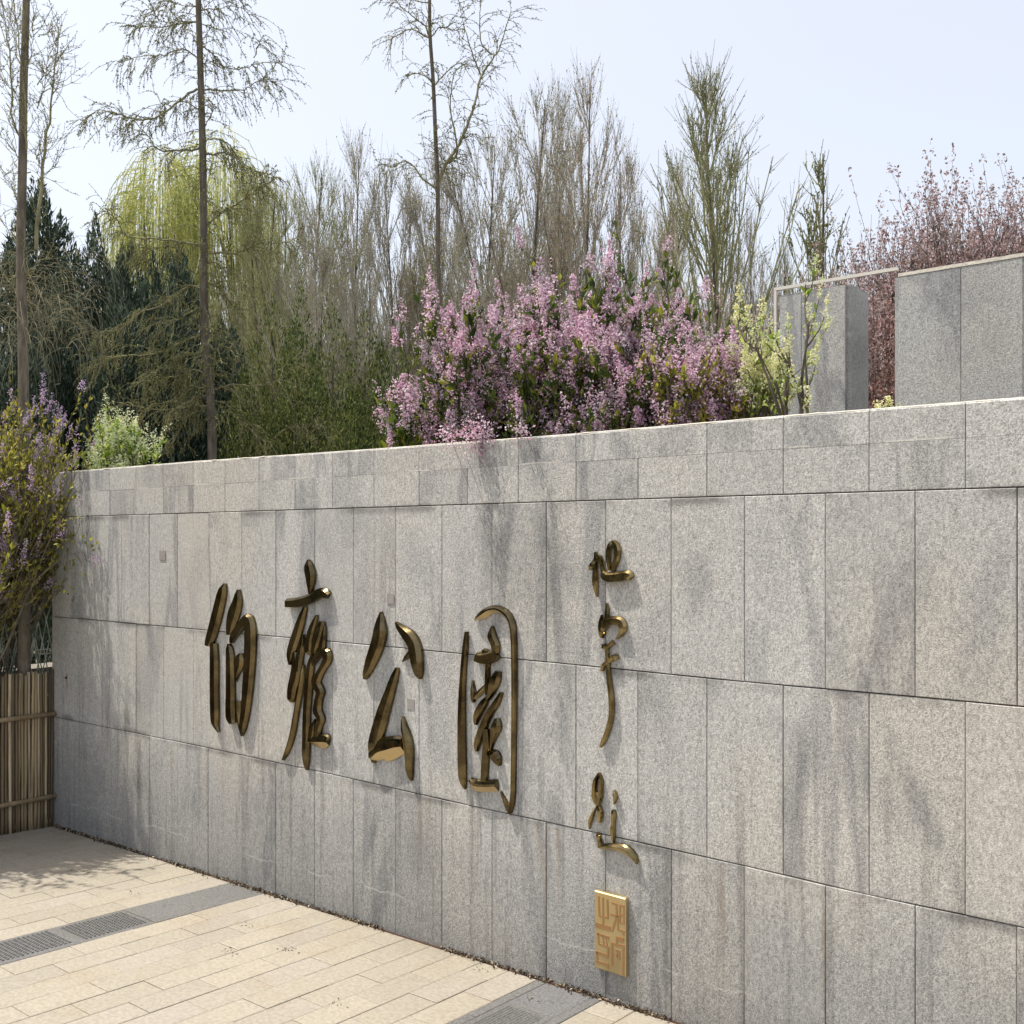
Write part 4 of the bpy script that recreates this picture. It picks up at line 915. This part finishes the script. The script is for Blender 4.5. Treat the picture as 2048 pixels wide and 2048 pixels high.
# weeping whips of the left tree over the dark conifers
rg = np.random.default_rng(8); N = 260; mb = MB(); S = np.array([pt(u, v, d_) for u, v, d_ in zip(rg.uniform(-40, 170, N), rg.uniform(500, 700, N), rg.uniform(7.3, 8.0, N))])
D = rg.normal(0, .5, (N, 3)); D[:, 2] = .6; D[:, 0] += .15; P = grow(S, D, rg.uniform(.3, .8, N), 9, -3.4, .10, rg); mb.tubes(P, taper(N, 9, .0019, .5), 3)
M_whip = bark_mat('pale_whips', (.17, .16, .10), (.30, .28, .17))
o = mb.build('whips', M_whip, bpy.data.objects['bare_tree'] if False else None)
tgt = [x for x in bpy.data.objects if x.get('label', '').startswith('bare tree with a straight grey trunk')][0]
o.parent = tgt; o.location = -tgt.location

# ------------------------------------------------------------------ flowering shrubs
def lilac(label, u, d, zb, wpx, vtop, seed, ns=14, n2=7, n3=3, fl=M_lil, lf=M_lf, nleaf=9, pf=.8, name='lilac_shrub', flo=.0075, panh=.15, panw=.034, fan=.55, nfl=105, lsz=.032, cat='shrub', bark=M_barkd, lean=0, low=.25, hmin=.55, v_=None, up=.7, tw=1.0):
    rg = np.random.default_rng(seed); p = pt(u, 1083, d); H = ((1083-vtop)/2000*d-zb)*.86; Wd = wpx/2000*d*.9
    st = MB(); fb = MB(); lb_ = MB()
    a_ = rg.uniform(0, 6.28, ns); sp_ = np.sqrt(rg.uniform(.0, 1, ns))*fan; dr = np.stack([np.cos(a_)*sp_*Wd/H+lean, np.sin(a_)*sp_*Wd/H*.7, np.ones(ns)], 1)
    base_ = np.stack([np.cos(a_)*.12*Wd, np.sin(a_)*.10*Wd, np.zeros(ns)], 1)
    P1 = grow(base_, dr, H*rg.uniform(hmin, .93, ns), 8, .5, .07, rg); st.tubes(P1, taper(ns, 8, .011, .35), 5)
    S, T, t = pick(P1, n2, low, 1, rg); P2 = grow(S, spread(T, rg.uniform(.35, .95, len(S)), rg), tw*H*rg.uniform(.14, .34, len(S)), 6, up, .1, rg); st.tubes(P2, taper(len(S), 6, .0055, .4), 4)
    S, T, t = pick(P2, n3, .2, 1, rg); P3 = grow(S, spread(T, rg.uniform(.3, .8, len(S)), rg), H*rg.uniform(.07, .18, len(S)), 4, up, .1, rg); st.tubes(P3, taper(len(S), 4, .0032, .5), 3)
    tips = np.concatenate([P1[:, -1], P2[:, -1], P3[:, -1]]); dirs = np.concatenate([unit(P1[:, -1]-P1[:, -2]), unit(P2[:, -1]-P2[:, -2]), unit(P3[:, -1]-P3[:, -2])])
    gi = np.concatenate([np.arange(ns), np.repeat(np.arange(ns), n2), np.repeat(np.arange(ns), n2*n3)]); gp = np.clip(rg.normal(pf, .38 if pf < .8 else .15, ns), .03, 1)
    k = rg.uniform(0, 1, len(tips)) < gp[gi]; tips = tips[k]; dirs = unit(dirs[k]+np.array([0, 0, .8])); n = len(tips)
    ph = panh*rg.uniform(.5, 1.35, n); pw = panw*rg.uniform(.7, 1.3, n)
    den = np.clip(rg.normal(.9, .45, n), .15, 1.7); i = np.repeat(np.arange(n), (nfl*den).astype(int)+3); tt = rg.uniform(0, 1, len(i))**1.15+rg.normal(0, .03, len(i)); ang = rg.uniform(0, 6.28, len(i)); rad = pw[i]*np.clip(1.02-tt, 0, 1)**.7*np.sqrt(rg.uniform(.1, 1.35, len(i)))*(1+.35*np.sin(tt*14+i))
    uu = unit(np.cross(dirs, np.array([.3, 1, .1]))); vv_ = np.cross(dirs, uu)
    Q = tips[i]+dirs[i]*(tt*ph[i])[:, None]+uu[i]*(np.cos(ang)*rad)[:, None]+vv_[i]*(np.sin(ang)*rad)[:, None]+rg.normal(0, .006, (len(i), 3))
    rleaf(fb, Q, flo, .62, 0, rg, .5)
    S1, T1, _ = pick(P2, nleaf, .1, 1, rg); S2, T2_, _ = pick(P3, max(1, nleaf*2//3), .1, 1, rg); S = np.concatenate([S1, S2]); T_ = np.concatenate([T1, T2_])
    q = spread(T_, rg.uniform(.3, 1.1, len(S)), rg); q[:, 2] += .35; q = unit(q); s_ = lsz*rg.uniform(.5, 1.15, (len(S), 1)); side = unit(np.cross(q, rg.normal(0, 1, q.shape))); lb_.leaves(S+q*s_, q*s_, side*s_*.42, .45)
    return tree_thing(name, label, cat, [('stems', st, bark, False), ('leaves', lb_, lf, False), ('flowers', fb, fl, False)], (p[0], p[1], zb))
lilac('pink lilac at the left end of the flowering group, lowest and nearest the cypresses', 835, 5.75, .28, 220, 770, 301, ns=15, n2=6, n3=2, fan=.55, low=.08, panh=.14, pf=.60, nleaf=14, lsz=.042)
lilac('pink lilac second from the left, rising above the wall with dark leaves', 960, 5.6, .28, 260, 610, 302, ns=18, n2=8, n3=2, fan=.5, low=.06, panh=.15, pf=.62, nleaf=12, lsz=.032)
lilac('tallest pink lilac in the middle with dense bright clusters', 1110, 5.3, .28, 300, 540, 303, ns=20, n2=9, n3=2, fan=.5, low=.06, panh=.15, pf=.62, nleaf=12, lsz=.032)
lilac('pink lilac right of the tallest one, with long thin upright sprays', 1250, 5.0, .28, 270, 585, 304, ns=18, n2=8, n3=2, fan=.5, low=.06, panh=.14, pf=.58, nleaf=11, lsz=.032)
lilac('violet-pink lilac with yellow-green leaves next to the pillar side', 1395, 4.9, .28, 270, 665, 305, ns=18, n2=8, n3=2, fan=.5, fl=M_lil, lf=M_lfy, low=.1, nleaf=16, pf=.55, lsz=.023)
lilac('loose twiggy pink lilac behind the others, its sprays reaching highest', 1170, 6.3, .28, 430, 500, 306, ns=24, n2=8, n3=2, fan=.6, pf=.22, low=.2, panh=.12, nleaf=8)
lilac('cream-flowered shrub with long bare shoots in front of the stone pillar', 1525, 4.75, .28, 120, 610, 307, ns=9, n2=5, n3=1, fl=M_crm, lf=M_lfb, fan=.6, pf=.85, nleaf=5, panh=.11, panw=.022, nfl=60, low=.35, flo=.008, lsz=.024)
lilac('tiny cream-flowered sprig rising at the foot of the pillar', 1600, 4.45, .28, 130, 560, 308, ns=6, n2=3, n3=0 or 1, fl=M_crm, lf=M_lfb, fan=.45, pf=.6, nleaf=4, panh=.09, panw=.016, nfl=40, low=.3, flo=.007, lsz=.020)
lilac('very small cream sprig in the gap beside the upper wall', 1774, 4.1, .28, 40, 780, 309, ns=3, n2=2, n3=1, fl=M_crm, lf=M_lfb, fan=.4, pf=1, nleaf=3, panh=.05, panw=.014, nfl=30, flo=.006, lsz=.015)
lilac('white-flowering shrub with bright green leaves above the wall\'s left end', 245, 7.6, .10, 150, 825, 310, ns=14, n2=7, n3=2, fl=M_wht, lf=M_lfb, fan=.6, pf=.75, nleaf=13, panh=.17, panw=.026, low=.08, nfl=60, lsz=.030)
ov = [x for x in bpy.data.objects if x.get('label', '').startswith('pink lilac second from the left')][0]
rg = np.random.default_rng(77); fb = MB(); stm = MB()
for (u, v, n_, ln) in ((948, 868, 150, .10), (965, 880, 170, .12), (978, 872, 120, .09), (935, 862, 90, .08), (1040, 860, 80, .06), (905, 872, 70, .06), (885, 874, 60, .05)):
    c_ = pt(u, v, 4.74 if u < 1000 else 4.52); P = np.array([c_+np.array([.02, .30, .06]), c_+np.array([.01, .12, .05]), c_+np.array([0, 0, .02]), c_+np.array([0, 0, -ln*.6])]); stm.tubes(P, [.003, .0028, .002, .001], 4)
    Q = c_+rg.normal(0, 1, (n_, 3))*np.array([.022, .022, ln*.40]); rleaf(fb, Q, .0075, .6, 0, rg)
for nm, mb, mat in (('drooping_flowers', fb, M_lil), ('drooping_stems', stm, M_barkd)):
    o = mb.build(nm, mat, ov, kind='stuff'); o.location = -ov.location
# left lilac: arches in from outside the frame, over the fence and the wall's end
lilac('large purple-flowering lilac with yellow-green leaves at the left, overhanging the bamboo fence', -95, 7.38, -1.9, 390, 800, 311, ns=70, n2=10, n3=3, fl=M_lilp, lf=M_lfy, fan=.50, pf=.14, nleaf=24, panh=.15, panw=.026, low=.72, nfl=70, flo=.0075, lsz=.021, bark=M_bark, lean=.10)
p_ = loc2w(-.55, -1.1, 0)
lilac('purple-flowering lilac just outside the left frame edge, shading the paving by the fence', 1024+2000*p_[0]/p_[1], p_[1], -1.95, 480, 790, 312, ns=90, n2=11, n3=3, fl=M_lilp, lf=M_lfy, fan=.5, pf=.1, nleaf=26, panh=.15, panw=.026, low=.62, nfl=40, flo=.008, lsz=.028, bark=M_bark, lean=.06)
# one arching twig hanging in front of the wall
rg = np.random.default_rng(12); tw = MB(); lv = MB(); fb = MB()
def sp3(*p): return catmull(np.array([pt(u, v, d_) for u, v, d_ in p]), 4)
for path, r in ((((-60,1420,7.0),(10,1300,7.0),(60,1180,7.0),(100,1135,7.0),(142,1107,6.95),(160,1120,6.95),(163,1135,6.95)), .009), (((142,1107,6.95),(150,1075,6.95),(160,1047,6.95)), .004), (((146,1108,6.95),(166,1104,6.95),(175,1124,6.95),(190,1115,6.95)), .003),
                (((125,1122,6.97),(135,1085,6.97),(140,1040,6.97),(165,975,6.97)), .003), (((60,1180,7.0),(95,1090,7.0),(120,1040,7.0),(150,985,7.0)), .005), (((-60,1300,7.1),(10,1215,7.1),(55,1120,7.1),(110,1010,7.05),(135,960,7.0)), .008)):
    P = sp3(*path); tw.tubes(P, np.linspace(r, r*.35, len(P)), 5)
for (u, v, n_) in ((190, 1090, 10), (175, 1075, 8), (146, 1130, 14), (140, 1185, 12), (148, 1035, 8), (128, 1050, 10), (165, 1150, 3), (150, 990, 10), (120, 1090, 8), (62, 1130, 14), (30, 1180, 10)):
    c_ = pt(u, v, 6.95); Q = c_+rg.normal(0, .022, (n_, 3)); rleaf(lv, Q, .016, .5, 1.0, rg)
for (u, v, n_) in ((188, 1118, 70), (125, 1065, 50), (160, 1003, 40)):
    c_ = pt(u, v, 6.95); Q = c_+rg.normal(0, 1, (n_, 3))*np.array([.014, .014, .035]); rleaf(fb, Q, .007, .6, 0, rg)
base = pt(-60, 1420, 7.0); base[2] = -1.95
t = thing('lilac_branch', 'single arching twig with a few leaves hanging in front of the wall\'s left end', 'branch', tuple(base))
tw.add(np.zeros((0, 3)))
for nm, mb, mat in (('twigs', tw, M_bark), ('leaves', lv, M_lfy), ('flowers', fb, M_lilp)):
    o = mb.build(nm, mat, t); o.location = -Vector(base); o['kind'] = 'stuff'
tw2 = MB(); P = sp3((-60,1420,7.0), (-75,1540,7.0), (-80,1640,7.0)); tw2.tubes(P, np.linspace(.010, .013, len(P)), 6); o = tw2.build('stem', M_bark, t, True); o.location = -Vector(base)

# ------------------------------------------------------------------ plum trees behind the upper wall
def plum(label, u, vtop, d, wpx, seed, ns=16, lean=0.0, nl=7):
    return lilac(label, u, d, GZ, wpx, vtop, seed, ns=ns, n2=17, n3=5, fl=M_plum, lf=M_plum, nleaf=nl+9, pf=1.0, name='plum_tree', flo=.016, panh=.16, panw=.040, fan=.45, nfl=12, lsz=.022, cat='tree', lean=lean, low=.38, up=1.0, hmin=.72, tw=.75)
plum('dusky pink plum tree rising highest over the upper wall', 1900, 385, 11.0, 300, 401, 60)
plum('dusky pink plum tree at the right frame edge above the upper wall', 2035, 385, 11.5, 260, 402, 52)
plum('lower dusky plum tree just right of the small poplar', 1800, 480, 11.5, 230, 403, 44)
plum('low brownish plum tree visible over the rail beside the pillar', 1690, 585, 12.0, 200, 404, 30)
plum('dark red-leaved plum filling the gap between pillar and upper wall', 1765, 560, 9.0, 170, 405, 26, nl=12)
plum('reddish brown shrub behind the left end of the rail', 1570, 640, 12.5, 160, 406, 26)
M_rdk = leaf_mat('dark_red_leaf', [(.06, .03, .022), (.15, .065, .05), (.30, .15, .12), (.45, .27, .22)], .3)
tr, cr = conifer(5.6, 2.2, 26000, 501, .024, 34); p = pt(1775, 1083, 8.3)
tree_thing('red_hedge_shrub', 'dense dark red-brown shrub seen in the gap beside the pillar', 'shrub', [('trunk', tr, M_barkd, True), ('crown', cr, M_rdk, False)], (p[0], p[1], GZ), 0, (.95, .8, .70))
print('objects', len(bpy.data.objects), 'verts', sum(len(m_.vertices) for m_ in bpy.data.meshes))
